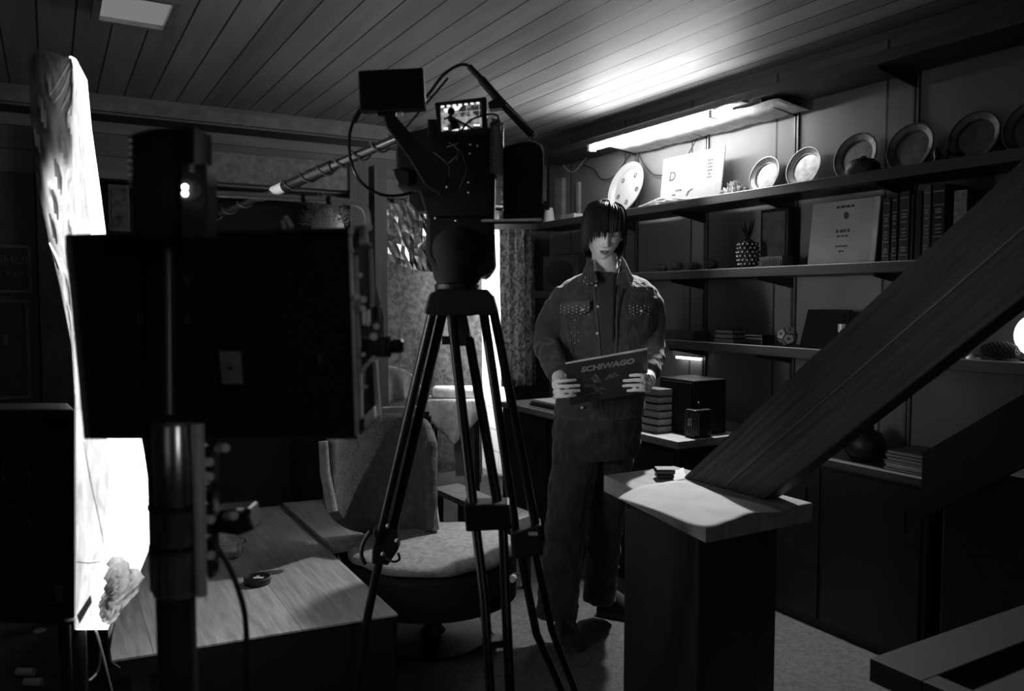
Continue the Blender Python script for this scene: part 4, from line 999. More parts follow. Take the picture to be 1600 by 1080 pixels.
q = D(245, 790, sd-.01); MB().cyl((q.x, q.y, zz_(920)), (q.x, q.y, zz_(655)), .012).build('side_rod', BLK, r, smooth=True)
p0 = D(265, 648, sd); p1 = D(263, 372, sd+.02)
MB().tube([p0, lerp(p0, p1, .5), p1], .007, 12).build('upper_rod', mat('rod_metal', .12, .3, .6), r, smooth=True)
MB().ell(D(274, 642, sd-.02), (.006, .006, .006), 12, 8).build('stud', CHR, r, smooth=True)
for k in range(3):
    a = k*2.09+1.2; MB().tube([(CX, CY, .35), (CX+.45*math.cos(a), CY+.45*math.sin(a), .02)], .014, 8).build('leg', DRK, r, smooth=True)
for i, (x, y) in enumerate(((322, 690), (322, 722), (330, 760), (322, 745), (322, 792), (324, 812), (326, 842), (324, 868), (328, 885), (360, 806), (380, 800), (347, 700))):
    MB().cyl(D(x-6, y, sd+.01), D(x+6, y, sd-.012), .006).build('clamp_screw', CHR if i % 2 else DRK, r, smooth=True)
MB().pbox(318, 690, 332, 905, sd+.02, .03).build('clamp_block', BLK, r, bevel=.003)
MB().pp([(330, 800), (385, 795), (397, 828), (372, 838), (330, 832)], sd+.05, .05).build('side_arm', BLK, r, bevel=.003)
# cable hanging from the stand over table
cable('cable', [D(322, 835, 1.2), D(350, 870, 1.2), D(372, 920, 1.2), D(384, 975, 1.2), D(386, 1085, 1.2)], .0045, 'black cable hanging from the stand in front of the low table')

# ---------------------------------------------------------------- monitor
md = 1.28
r = root('production_monitor', D(340, 680, md), 'large black monitor seen from behind on the thick stand', 'monitor')
off = Fh*.10+Rv*.035
quad = [(101, 369), (548, 356), (558, 684), (131, 684)]
MB().pp(quad, [md-.01, md+.03, md+.03, md-.01], 0, Fh*.07).build('back_panel', BLK2, r, bevel=.003)
def strip(p0, p1, w0, m, name, dz=-.006, th=.012):
    a = Vector((p0[0], p0[1])); b_ = Vector((p1[0], p1[1])); n_ = Vector((-(b_-a).y, (b_-a).x)).normalized()*w0/2
    return MB().pp([tuple(a+n_), tuple(b_+n_), tuple(b_-n_), tuple(a-n_)], md+dz, th).build(name, m, r, bevel=.001)
FRM = mat('frame_metal', .2, .45, .3)
strip((103, 369), (133, 686), 5, FRM, 'left_frame_rail', -.02)
strip((131, 684), (559, 684), 5, mat('frame_dark', .02, .5), 'bottom_frame_rail')
strip((103, 369), (545, 358), 5, mat('frame_dark', .02, .5), 'top_frame_rail')
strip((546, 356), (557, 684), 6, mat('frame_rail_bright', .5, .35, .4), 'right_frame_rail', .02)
# side plate with rails, to the right of the back panel
MB().pp([(553, 352), (582, 352), (592, 660), (562, 682)], [md+.03, md+.11, md+.11, md+.03], 0, Fh*.012).build('side_plate', mat('side_plate', .012, .6), r)
RL = mat('side_rail_metal', .5, .4, .4)
MB().pp([(553, 400), (558, 400), (566, 655), (560, 655)], md+.02, .01).build('side_rail', RL, r)
MB().pp([(574, 388), (581, 388), (584, 478), (577, 478)], md+.09, .012).build('side_rail', RL, r)
MB().pp([(582, 565), (588, 565), (594, 648), (587, 650)], md+.09, .012).build('side_rail', RL, r)
MB().pp([(553, 364), (571, 356), (574, 380), (554, 386)], md+.05, .02).build('corner_bracket', mat('bracket_plate', .6, .5, .2), r, bevel=.002)
MB().pp([(564, 654), (584, 636), (586, 655), (567, 674)], md+.05, .02).build('corner_bracket', mat('bracket_plate', .6, .5, .2), r, bevel=.002)
for i, (x, y, s_) in enumerate(((549, 362, .005), (576, 355, .006), (579, 382, .0028), (551, 392, .0028), (563, 430, .0035), (558, 464, .005), (568, 468, .0055), (581, 478, .003), (561, 476, .003), (567, 482, .005), (575, 506, .004), (588, 510, .005), (584, 526, .006), (568, 554, .0035), (592, 561, .003), (572, 604, .003))):
    MB().cyl(D(x, y, md+.02), D(x, y, md-.004), s_, n=12).build('screw', CHR if s_ > .0032 else ALU, r, smooth=True)
MB().pbox(566, 486, 570, 508, md+.01, .01).build('connector_pin', CHR, r); MB().pbox(573, 484, 577, 508, md+.01, .01).build('connector_pin', CHR, r)
MB().pbox(583, 478, 592, 500, md+.06, .03).build('connector_block', BLK, r, bevel=.002)
kb = MB().cyl(D(588, 542, md+.07), D(612, 542, md+.07), .018); kb.build('tilt_knob_shaft', BLK, r, smooth=True)
kb = MB().lathe([(.010, 0), (.012, .004), (.012, .018), (.008, .022), (.001, .022)], D(611, 541, md+.07), Rv, 20); kb.build('tilt_knob', BLK, r, smooth=True)
MB().pbox(560, 530, 600, 556, md+.05, .05).build('tilt_clamp', BLK, r, bevel=.003)
st = MB().pp([(342, 549), (376, 549), (379, 600), (347, 600)], md-.012, .0015).build('white_sticker', mat('sticker', .22, .7), r)
MB().ell(D(361, 575, md-.013), (.006, .001, .004), 10, 6).build('sticker_emblem', INK, st)
for (x, y) in ((217, 498), (292, 438), (292, 500), (500, 560)): MB().pbox(x-4, y-7, x+4, y+7, md-.016, .008).build('rear_port', mat('rear_port_m', .04, .5), r)
# handle tube behind the top
hy = md+.13
pts = bez([D(322, 302, hy), D(400, 306, hy), D(480, 311, hy), D(540, 315, hy), D(562, 320, hy), D(573, 332, hy), D(576, 356, hy)], 6)
MB().tube(pts, .0052, 10).build('handle_tube', CHR, r, smooth=True)
for x, y in ((335, 303), (475, 311), (514, 313)): MB().cyl(D(x-3, y, hy), D(x+3, y, hy), .0085).build('handle_clip', BLK, r, smooth=True)
MB().pbox(318, 300, 326, 372, hy, .02).build('handle_bracket', BLK, r)
for x0, y0, x1, y1 in ((441, 345, 444, 358), (446, 338, 457, 356)):
    MB().tube([D(x0, y0, md+.05), D(x1, y1, md+.05)], .004, 8).build('thumb_screw', ALU, r, smooth=True)
# ---- receiver box on top of the stand
rd = 1.10
r = root('video_receiver', D(255, 372, rd), 'black wireless receiver box with two bright indicator lights', 'receiver')
MB().pp([(205, 208), (240, 200), (302, 196), (304, 375), (207, 375)], rd, .07).build('case', BLK2, r, bevel=.003)
MB().pp([(281, 255), (323, 256), (324, 372), (282, 375)], rd-.012, .04).build('battery', mat('battery_case', .03, .7, bump=.3), r, bevel=.003)
for y in (293, 303): MB().ell(D(289, y-.5, rd-.014), (.0035, .002, .0035), 12, 8).build('indicator_light', emit('led_%d' % y, 1, 14), r)
b = MB()
for k in range(8): b.ell(D(204, 216+k*10.5, rd+.02), (.004, .008, .003), 10, 6)
b.build('side_ribs', mat('rib_metal', .12, .4, .5), r)
for x, y in ((300, 262), (300, 268)): MB().ell(D(x, y-3, rd-.014), (.004, .002, .003), 8, 6).build('button', ALU, r)

# ---------------------------------------------------------------- film camera on tripod
cdp = 2.08
r = root('tripod', Vector((D(716, 500, cdp).x, D(716, 500, cdp).y, 0)), 'black three legged tripod with double tube legs under the film camera', 'tripod')
TL = mat('tripod_tube', .03, .3, .7)
MB().lathe([(.056, -.005), (.058, .0), (.058, .012), (.052, .016), (.052, .032), (.055, .035), (.055, .04)], D(714, 452, cdp), n=36).build('bowl', BLK, r, smooth=True)
MB().torus(D(714, 431, cdp), .053, .0025).build('bowl_ring', CHR, r, smooth=True)
MB().pp([(662, 490), (670, 460), (684, 452), (762, 452), (771, 462), (779, 490), (760, 494), (745, 492), (735, 494), (690, 492), (678, 494)], cdp-.06, .13).build('shoulder', BLK, r, bevel=.005)
MB().pp([(703, 490), (727, 490), (738, 541), (705, 541)], cdp-.03, .06).build('centre_column', BLK, r, bevel=.004)
MB().cyl(D(691, 532, cdp-.02), D(738, 532, cdp-.02), .011).build('tie_down_knob', BLK, r, smooth=True)
def legtube(pts, rr_, nm='leg_tube', pr=None, m=TL): return MB().tube(pts, rr_, 12).build(nm, m, pr or r, smooth=True)
# left leg
fl = AZ(548, 1150, 0.02); fm_ = AZ(778, 1380, .02); fr_ = AZ(905, 1140, .02)
def leg(topA, topB, midA, midB, low, foot, kneepx, nm):
    lg_ = MB().tube([topA, midA], .0125, 12); lg_.tube([topB, midB], .0125, 12)
    l = lg_.build('leg', TL, r, smooth=True)
    return l
d0 = cdp
l1 = leg(D(676, 486, d0), D(692, 488, d0+.02), D(590, 850, d0+.14), D(610, 846, d0+.16), 0, 0, 0, '')
MB().tube([D(598, 850, d0+.15), D(575, 960, d0+.20), fl], .0125, 12).build('lower_tube', TL, l1, smooth=True)
MB().pp([(583, 826), (620, 826), (622, 860), (606, 884), (580, 882)], d0+.13, .05).build('leg_lock', BLK, l1, bevel=.004)
MB().tube(bez([D(578, 830, d0+.12), D(567, 850, d0+.11), D(565, 868, d0+.11), D(571, 882, d0+.11)]), [.006]*37, 8).build('lock_lever', BLK, l1, smooth=True)
MB().tube(bez([D(603, 872, d0+.12), D(615, 878, d0+.11), D(624, 874, d0+.11), D(622, 864, d0+.11)]), .0035, 8).build('lock_hook', DRK, l1, smooth=True)
for x, y in ((606, 822), (598, 866), (620, 845)): MB().ell(D(x, y, d0+.10), (.006, .006, .006), 10, 7).build('lock_bolt', ALU, l1, smooth=True)
l2 = leg(D(705, 488, d0-.04), D(733, 530, d0-.04), D(740, 800, d0-.16), D(780, 800, d0-.16), 0, 0, 0, '')
MB().pp([(724, 790), (796, 788), (800, 828), (728, 832)], d0-.19, .07).build('spreader_block', BLK, l2, bevel=.005)
MB().tube([D(744, 828, d0-.16), D(757, 935, d0-.2), D(766, 1075, d0-.26), AZ(790, 1420, .02)], .0115, 12).build('lower_tube', TL, l2, smooth=True)
MB().tube([D(786, 825, d0-.16), D(790, 935, d0-.2), D(797, 1075, d0-.26), AZ(815, 1400, .02)], .0115, 12).build('lower_tube', TL, l2, smooth=True)
MB().pp([(766, 1003), (797, 1001), (798, 1012), (768, 1014)], d0-.24, .04).build('cross_brace', BLK, l2)
l3 = leg(D(756, 490, d0), D(772, 490, d0+.01), D(806, 830, d0+.08), D(838, 826, d0+.08), 0, 0, 0, '')
MB().pp([(797, 835), (846, 820), (848, 868), (800, 875)], d0+.05, .07).build('spreader_block', BLK, l3, bevel=.005)
MB().tube([D(814, 868, d0+.08), D(838, 990, d0+.14), fr_], .0115, 12).build('lower_tube', TL, l3, smooth=True)
MB().tube([D(836, 862, d0+.09), D(862, 985, d0+.16), AZ(925, 1148, .02)], .010, 12).build('lower_tube', TL, l3, smooth=True)
MB().pbox(826, 833, 840, 837, d0+.04, .01).build('bright_clip', CHR, l3)
MB().tube([D(800, 905, d0-.1), D(806, 900, d0), D(808, 905, d0)], .009, 8).build('spreader_pin', CHR, l3)

r = root('film_camera', D(716, 430, cdp), 'bulky black film camera with cables and a lit viewing screen on the tripod', 'camera')
MB().ell(D(718, 392, cdp), (.083, .083, .072), 32, 20).build('fluid_head', BLK2, r, smooth=True)
MB().lathe([(.05, -.01), (.062, .01), (.07, .05)], D(715, 440, cdp), n=32).build('head_base', BLK2, r, smooth=True)
MB().pp([(665, 330), (770, 330), (775, 420), (752, 432), (684, 430), (664, 400)], cdp-.05, .12).build('head_block', BLK2, r, bevel=.012)
MB().pp([(722, 386), (732, 373), (736, 377), (726, 390)], cdp-.052, .002).build('white_sticker', mat('sticker_bright', .6, .6), r)
MB().pp([(622, 208), (666, 200), (668, 196), (672, 192), (772, 200), (770, 345), (668, 345), (655, 300), (620, 292), (618, 235)], cdp-.05, .30).build('camera_body', BLK2, r, bevel=.006)
MB().pp([(613, 264), (625, 262), (640, 268), (640, 290), (622, 290), (614, 274)], cdp-.06, .05).build('eyepiece', BLK, r, bevel=.004)
MB().pp([(636, 298), (664, 300), (664, 330), (648, 330), (636, 318)], cdp-.03, .08).build('lens_motor', BLK, r, bevel=.006)
MB().pbox(668, 186, 700, 212, cdp-.055, .06).build('bracket', BLK, r, bevel=.003)
MB().pp([(679, 160), (760, 151), (762, 208), (685, 214)], cdp-.10, .03).build('screen_housing', BLK, r, bevel=.003)
def screen_mat():
    m, t, b = nt('viewing_screen'); L = t.links
    tc = N(t, 'ShaderNodeTexCoord'); no = N(t, 'ShaderNodeTexNoise'); no.inputs['Scale'].default_value = 45; no.inputs['Detail'].default_value = 4
    L.new(tc.outputs['Object'], no.inputs['Vector']); mr = N(t, 'ShaderNodeMapRange'); mr.inputs[1].default_value = .42; mr.inputs[2].default_value = .62; mr.inputs[3].default_value = .02; mr.inputs[4].default_value = .35
    L.new(no.outputs['Fac'], mr.inputs[0]); b.inputs['Base Color'].default_value = g3(.02); b.inputs['Emission Color'].default_value = g3(1)
    L.new(mr.outputs[0], b.inputs['Emission Strength']); return m
sc = MB().pp([(688, 166), (752, 159), (753, 199), (690, 205)], cdp-.104, .003).build('screen', screen_mat(), r)
LEDW = emit('screen_marks', 1, 1.1)
for k in range(7): MB().pbox(689+k*9.2, 165-k*.9, 694+k*9.2, 168-k*.9, cdp-.1045, .001).build('screen_mark', LEDW, sc)
MB().pp([(693, 170), (722, 165), (716, 172), (695, 176)], cdp-.1045, .001).build('screen_mark', LEDW, sc)
for (x0, y0, x1, y1) in ((693, 199, 700, 203), (706, 200, 716, 204), (720, 198, 730, 202), (740, 194, 750, 197)): MB().pbox(x0, y0, x1, y1, cdp-.1045, .001).build('screen_mark', LEDW, sc)
b = MB(); GM = emit('screen_grid', 1, .35)
b.tube([D(690, 178, cdp-.105), D(751, 172, cdp-.105)], .0006, 4).tube([D(691, 186, cdp-.105), D(751, 182, cdp-.105)], .0006, 4).tube([D(729, 163, cdp-.105), D(730, 202, cdp-.105)], .0006, 4).tube([D(748, 160, cdp-.105), D(750, 198, cdp-.105)], .0006, 4)
b.build('screen_grid', GM, sc)
b = MB(); b.ell(D(705, 174, cdp-.1055), (.009, .002, .010), 12, 8, Rz).tube([D(701, 182, cdp-.1055), D(709, 190, cdp-.1055), D(712, 202, cdp-.1055)], [.006, .010, .012], 8)
b.build('screen_figure', BLK2, sc)
MB().tube(bez([D(694, 186, cdp-.12), D(705, 184, cdp-.13), D(722, 192, cdp-.13), D(745, 205, cdp-.12)]), .0025, 8).build('cable', RUB, r, smooth=True)
MB().tube(bez([D(720, 205, cdp-.12), D(735, 188, cdp-.13), D(762, 179, cdp-.11), D(776, 180, cdp-.11), D(778, 188, cdp-.11), D(766, 197, cdp-.1)]), .0025, 8).build('cable', RUB, r, smooth=True)
for k in range(5):
    a = Vector((random.uniform(672, 740), random.uniform(215, 240))); p1 = a+Vector((random.uniform(-25, 35), random.uniform(10, 60)))
    MB().tube(bez([D(a.x, a.y, cdp-.06), D((a.x+p1.x)/2+10, (a.y+p1.y)/2, cdp-.085), D(p1.x, p1.y, cdp-.06)]), .0022, 6).build('cable', RUB, r, smooth=True)
for x, y in ((735, 226), (734, 240), (746, 228), (732, 285), (732, 301), (698, 292), (784, 303), (785, 316), (780, 334), (680, 341), (712, 345), (786, 328)):
    MB().ell(D(x, y, cdp-.056), (.0028, .0028, .0028), 8, 6).build('screw', CHR, r, smooth=True)
# finned plate
b = MB().pp([(768, 184), (782, 188), (786, 276), (770, 270)], cdp-.06, .10)
for k in range(15): y = 192+k*5.4; b.pbox(783, y, 786.5, y+3, cdp-.06, .10); b.pbox(765.5, y-1, 769, y+2, cdp-.06, .10)
b.build('finned_plate', mat('heat_sink', .13, .5, .3, bump=.3), r)
MB().pp([(771, 196), (779, 198), (779, 238), (773, 238)], cdp-.062, .003).build('plate_label', mat('heat_sink_label', .2, .5), r)
# matte box / magazine
MB().pp([(786, 228), (812, 222), (838, 220), (849, 232), (850, 342), (786, 344)], cdp-.02, .20).build('matte_box', BLK2, r, bevel=.008)
MB().tube(bez([D(826, 219, cdp-.03), D(842, 225, cdp-.03), D(849, 236, cdp-.03), D(849, 290, cdp-.03), D(848, 318, cdp-.03)]), .0016, 6).build('edge_wire', ALU, r, smooth=True)
MB().pbox(854, 244, 859, 318, cdp+.02, .02).build('side_rod', BLK, r); MB().pbox(848, 314, 859, 326, cdp+.01, .04).build('rod_clamp', BLK, r)
MB().cyl(D(752, 345, cdp-.06), D(846, 343, cdp-.06), .0035).build('support_rod', CHR, r, smooth=True)
MB().pbox(664, 343, 842, 350, cdp-.04, .16).build('base_plate', BLK, r)
# arched arm above
MB().tube(bez([D(646, 160, cdp), D(667, 150, cdp), D(690, 120, cdp), D(712, 104, cdp), D(730, 102, cdp), D(745, 118, cdp)]), .004, 8).build('arched_cable', RUB, r, smooth=True)
MB().tube(bez([D(733, 104, cdp), D(752, 124, cdp), D(776, 152, cdp), D(806, 184, cdp), D(832, 211, cdp)]), [.008]*12+[.011]*37, 10).build('handle_strap', RUB, r, smooth=True)
MB().tube(bez([D(790, 163, cdp-.02), D(818, 190, cdp-.02), D(838, 209, cdp-.02), D(832, 217, cdp-.02)]), .0016, 6).build('strap_edge', ALU, r, smooth=True)
MB().pp([(762, 160), (778, 150), (788, 158), (786, 168), (766, 170)], cdp-.02, .04).build('strap_joint', BLK, r, bevel=.003)
MB().tube([D(832, 208, cdp), D(833, 228, cdp)], .004, 8).build('strap_post', DRK, r)
MB().tube([D(700, 122, cdp), D(655, 175, cdp), D(620, 215, cdp+.03)], .003, 8).build('thin_cable', RUB, r, smooth=True)
# small monitor on arm
sm = MB().pp([(559, 110), (661, 105), (664, 170), (562, 174)], cdp-.16, .035).build('small_monitor', BLK2, r, bevel=.004)
MB().pp([(659.5, 108), (661.5, 108), (665, 168), (663, 168)], cdp-.162, .02).build('monitor_edge', mat('edge_metal', .2, .35, .7), sm)
MB().pp([(598, 180), (610, 172), (640, 206), (700, 275), (690, 305), (664, 290), (640, 250), (604, 200)], cdp-.13, .03).build('monitor_arm', BLK, r, bevel=.004)
MB().cyl(D(622, 178, cdp-.14), D(629, 177, cdp-.14), .006).build('arm_screw', CHR, r, smooth=True)
MB().pbox(590, 171, 618, 180, cdp-.15, .02).build('arm_mount', BLK, r)
MB().tube(bez([D(563, 172, cdp-.13), D(552, 190, cdp-.14), D(546, 215, cdp-.15), D(548, 250, cdp-.15), D(562, 282, cdp-.15), D(590, 302, cdp-.13), D(615, 306, cdp-.1), D(642, 302, cdp-.06)]), .0038, 8).build('monitor_cable', mat('glossy_cable', .015, .2), r, smooth=True)
MB().tube([D(564, 170, cdp-.13), D(553, 190, cdp-.14)], [.006, .0075], 8).build('cable_plug', RUB, r, smooth=True)

# ---------------------------------------------------------------- boom pole
BP = mat('boom_tube', .035, .25, .5)
r = root('boom_pole', D(435, 290, 2.35), 'long metal boom pole with a white tape band and a cable wound around it', 'boom pole')
P0, P1 = D(332, 340, 2.5), D(622, 216, 2.16)
def PB(t_): return lerp(P0, P1, t_)
MB().tube([PB(.05), PB(.36)], .009, 10).build('thin_section', mat('grip_black', .02, .4), r, smooth=True)
MB().tube([PB(.36), PB(.43)], .0155, 12).build('tape_band', WHT, r, smooth=True)
MB().tube([PB(.42), PB(.60)], .016, 12).build('thick_section', BP, r, smooth=True)
MB().tube([PB(.56), PB(.68)], .0175, 12).build('grip_sleeve', BLK, r, smooth=True)
MB().tube([PB(.66), PB(1.0)], .013, 12).build('inner_section', BP, r, smooth=True)
b = MB(); u_ = (P1-P0).normalized(); s_ = u_.cross(Zv).normalized(); t2 = u_.cross(s_); pts = []
for i in range(220):
    t_ = i/219*.98; rad = .013 if t_ < .36 else .019; a = t_*70; pts.append(PB(t_)+s_*rad*math.cos(a)+t2*rad*math.sin(a))
MB().tube(pts, .0028, 5).build('wound_cable', mat('braid', .05, .5), r, smooth=True)
# ---------------------------------------------------------------- the man
pd = 3.2
def Q(px, py, dy=0): return D(px, py, pd+dy)
man = root('person', Vector((Q(925, 900).x, Q(925, 900).y, 0)), 'dark haired person in a studded denim jacket reading a record sleeve', 'person')
b = MB()
# head in local frame: x right (screen), y toward camera, z up
hc = Q(943, 362, -.01)
pit = math.radians(16); yawh = math.radians(-4); roll = math.radians(3)
Hf = -Fh
B0 = Matrix((Rv, Hf, Zv)).transposed()      # local -> world
Rh = B0 @ Matrix.Rotation(roll, 3, 'Y') @ Matrix.Rotation(yawh, 3, 'Z') @ Matrix.Rotation(-pit, 3, 'X')
def ga(x, s_): return math.exp(-(x/s_)**2)
def headpt(a, e):
    x, y, z = math.sin(a)*math.cos(e), math.cos(a)*math.cos(e), math.sin(e)
    X_, Y_, Z_ = .074*x, .094*y-.004, .116*z
    if z < 0:
        k = -z; X_ *= 1-.34*k**1.6; 
        if y > 0: Y_ = Y_*(1-.02*k)+.012*k*k*0
        else: Y_ *= 1-.35*k
    if y > 0:   # flatten the face a little
        Y_ = Y_*(1-.05*(1-abs(x)))
        zz = Z_
        f = 0
        nz_ = min(max((.018-zz)/.055, 0), 1) if zz > -.040 else max(0, 1-(-.040-zz)/.009)
        f += .024*ga(X_, .0085+.006*nz_)*nz_
        f += .006*ga(abs(X_)-.011, .007)*ga(zz+.037, .008)
        f -= .011*ga(abs(X_)-.030, .016)*ga(zz-.008, .013)
        f += .006*ga(abs(X_)-.028, .02)*ga(zz-.028, .01)
        f += .006*ga(abs(X_)-.030, .012)*ga(zz-.006, .009)
        f += .008*ga(X_, .020)*ga(zz+.061, .007)
        f += .008*ga(X_, .018)*ga(zz+.074, .006)
        f -= .007*ga(X_, .019)*ga(zz+.0675, .003)
        f -= .003*ga(X_, .02)*ga(zz+.084, .006)
        f += .010*ga(X_, .020)*ga(zz+.100, .014)
        f += .004*ga(abs(X_)-.042, .018)*ga(zz+.025, .02)
        Y_ += f*max(0, y)**.4
    return Vector((X_, Y_, Z_))
na, ne = 96, 72; vs = []
for j in range(1, ne):
    e = -PI/2+PI*j/ne
    for i in range(na): vs.append(hc+Rh @ headpt(2*PI*i/na, e))
vs += [hc+Rh @ headpt(0, -PI/2), hc+Rh @ headpt(0, PI/2)]
fs = []
for j in range(ne-2):
    for i in range(na): k = (i+1) % na; fs.append((j*na+i, j*na+k, (j+1)*na+k, (j+1)*na+i))
T = len(vs)
for i in range(na): k = (i+1) % na; fs.append((T-2, k, i)); fs.append((T-1, (ne-2)*na+i, (ne-2)*na+k))
b.add(vs, fs)
for s_ in (-1, 1):   # ears
    b.ell(hc+Rh @ Vector((s_*.076, -.008, -.008)), (.009, .017, .030), 14, 10, Rh)
b.tube([Q(944, 396, .03), Q(945, 415, .035), Q(947, 440, .05)], [.050, .052, .075], 20)
def hring(px, py, dy, a_, c_, n=28): 
    c = Q(px, py, dy); return [c+Rv*a_*math.cos(2*PI*k/n)+Fh*c_*math.sin(2*PI*k/n) for k in range(n)]
b.loft([hring(947, 428, .05, .06, .05), hring(948, 446, .05, .165, .075), hring(948, 480, .04, .165, .095), hring(946, 560, .04, .145, .09), hring(938, 640, .04, .15, .1), hring(932, 700, .04, .155, .1)])
# arms
b.tube([Q(888, 455, .04), Q(862, 510, .03), Q(856, 545, .0), Q(868, 575, -.12), Q(876, 596, -.22)], [.045, .040, .036, .033, .026], 16)
b.tube([Q(1008, 458, .04), Q(1022, 510, .04), Q(1022, 548, .0), Q(1018, 572, -.10), Q(1013, 590, -.2)], [.045, .040, .036, .033, .026], 16)
# legs
b.tube([Q(898, 690, .02), Q(884, 820, -.02), Q(872, 960, -.10)], [.075, .05, .035], 16)
b.tube([Q(962, 690, .06), Q(944, 810, .09), Q(936, 935, .13)], [.075, .05, .035], 16)
# hands
AD = 2.925-pd
def finger(pts, r0, r1):
    p = bez([Q(x, y, z) for x, y, z in pts], 4); n = len(p); b.tube(p, [r0+(r1-r0)*i/(n-1) for i in range(n)], 10); b.ell(p[-1], (r1, r1, r1), 8, 6)
rt_ = Matrix((Rv, -Fh, Zv)).transposed()
b.ell(Q(873, 606, AD-.0), (.021, .03, .038), 16, 12, rt_)
b.tube([Q(876, 592, -.22), Q(874, 602, AD+.01)], [.027, .03], 14)
for i, (y, tip) in enumerate(((595, 899), (603.5, 905), (611.5, 905), (619, 899))):
    finger([(866, y+2, AD-.005), (872, y+1, AD-.036), (886, y, AD-.042), (tip, y-1, AD-.027)], .0078, .0062)
finger([(874, 596, AD+.02), (886, 588, AD+.040), (899, 585, AD+.045)], .0115, .009)
b.ell(Q(1011, 598, AD-.002), (.022, .028, .036), 16, 12, rt_)
b.tube([Q(1013, 588, -.2), Q(1012, 596, AD+.01)], [.027, .03], 14)
for i, (y, tip) in enumerate(((586, 985), (594, 975), (602, 974), (609.5, 981))):
    finger([(1014, y+1, AD-.010), (1007, y+.5, AD-.038), (995, y, AD-.042), (tip, y+1, AD-.028)], .0078, .0062)
finger([(1008, 590, AD+.02), (996, 582, AD+.04), (984, 578, AD+.045)], .0115, .009)
b.build('body', SKIN, man, remesh=.0028)
# lips, lashes, brows
def hp_(x, z, lift=.001):
    # point on face surface by projecting in local frame
    best = None
    e = math.asin(max(-1, min(1, z/.116))); 
    k = 1-.34*(-math.sin(e))**1.6 if z < 0 else 1
    s_ = x/(.074*k*max(math.cos(e), .05)); a = math.asin(max(-1, min(1, s_)))
    p = headpt(a, e); return hc+Rh @ (p+Vector((0, lift, 0)))
LIP = mat('lips', .22, .4)
MB().tube([hp_(-.020+.004*k, -.0615-.002*abs(k-5)/5, .0005) for k in range(11)], [.001, .0025, .003, .0034, .003, .0028, .003, .0034, .003, .0025, .001], 8).build('upper_lip', LIP, man, smooth=True)
MB().tube([hp_(-.016+.0032*k, -.0735+.003*abs(k-5)/5, .0005) for k in range(11)], [.001, .0025, .003, .0036, .004, .004, .004, .0036, .003, .0025, .001], 8).build('lower_lip', LIP, man, smooth=True)
MB().tube([hp_(-.015+.003*k, -.0675, .002) for k in range(11)], .0018, 6).build('mouth_gap', mat('mouth_dark', .02, .6), man)
LSH = mat('lash', .01, .6)
for s_ in (-1, 1):
    MB().tube([hp_(s_*(.018+.0026*k), .001-.003*math.sin(PI*k/9), .001) for k in range(10)], .0013, 6).build('eyelash', LSH, man)
    MB().tube([hp_(s_*(.014+.0035*k), .026+.005*math.sin(PI*k/9), .0015) for k in range(10)], [.0015, .0025, .003, .003, .003, .003, .0027, .0024, .002, .001], 6).build('eyebrow', LSH, man)
# hair
HM = mat('dark_hair', .014, .55, var=.4, scale=60); HM.node_tree.nodes['Principled BSDF'].inputs['Specular IOR Level'].default_value = .22
b = MB(); vs = []; 
rnd = random.Random(11)
hcap = []
for j in range(0, 31):
    e = PI/2-(PI/2+.15)*j/30
    for i in range(64):
        a = 2*PI*i/64; p = headpt(a, e)
        n_ = p.normalized(); front = max(0, math.cos(a)); 
        lim = .10 if front > .45 else -.35
        hcap.append(hc+Rh @ (p*1.0+n_*.010+Vector((0, 0, .004)))) if e > lim else hcap.append(hc+Rh @ (p*.9))
fs = [(j*64+i, j*64+(i+1) % 64, (j+1)*64+(i+1) % 64, (j+1)*64+i) for j in range(30) for i in range(64)]
b.add(hcap, fs)
def strand(p, d, ln, r_, curl=0, grav=.5, n=9):
    pts = [p]; 
    ph = rnd.uniform(0, 6)
    for i in range(n):
        lz = (Rh.transposed() @ (pts[-1]-hc)).z; d = (d+Vector((0, 0, -grav*(.25 if lz > .075 else 1.3)))).normalized(); q = pts[-1]+d*ln/n
        if curl: q += (Rv*math.cos(ph+i*1.3)+Zv*math.sin(ph+i*1.3))*curl
        loc = Rh.transposed() @ (q-hc)     # keep outside the skull
        m_ = math.sqrt((loc.x/.083)**2+((loc.y+.004)/.104)**2+(loc.z/.124)**2)
        mx_ = 1.10 if loc.z > -.03 else 1.16
        if m_ > mx_: k_ = mx_/m_; loc = Vector((loc.x*k_, (loc.y+.004)*k_-.004, loc.z)); q = hc+Rh @ loc
        if m_ < 1: loc = Vector((loc.x/m_, (loc.y+.004)/m_-.004, loc.z/m_)); q = hc+Rh @ loc
        pts.append(q)
    k = len(pts); b.tube(pts, [r_*(1 if i < k*.6 else max(.12, 1-(i-k*.6)/(k*.42))) for i in range(k)], 5)
crown = Vector((.01, -.035, .115))
for i in range(1000):
    a = rnd.uniform(0, 2*PI); e = rnd.uniform(.25, 1.5)
    p = headpt(a, e); n_ = p.normalized(); d = (p-crown); d = (d-n_*d.dot(n_)).normalized()
    ca = math.cos(a)
    if ca > .5: zend = rnd.uniform(.028, .044)
    elif ca > .15: zend = rnd.uniform(-.03, .015) if a > PI else rnd.uniform(.0, .03)
    elif ca > -.25: zend = rnd.uniform(-.065, -.03) if a > PI else rnd.uniform(-.02, .005)
    else: zend = rnd.uniform(-.09, -.06)
    ln = max(.02, (p.z-zend)*1.25+.01)
    d = d+Vector((rnd.uniform(-.25, .25), rnd.uniform(-.1, .2), 0))
    strand(hc+Rh @ (p+n_*.009), (Rh @ d).normalized(), ln, rnd.uniform(.0018, .0032), curl=.0005, grav=.6)
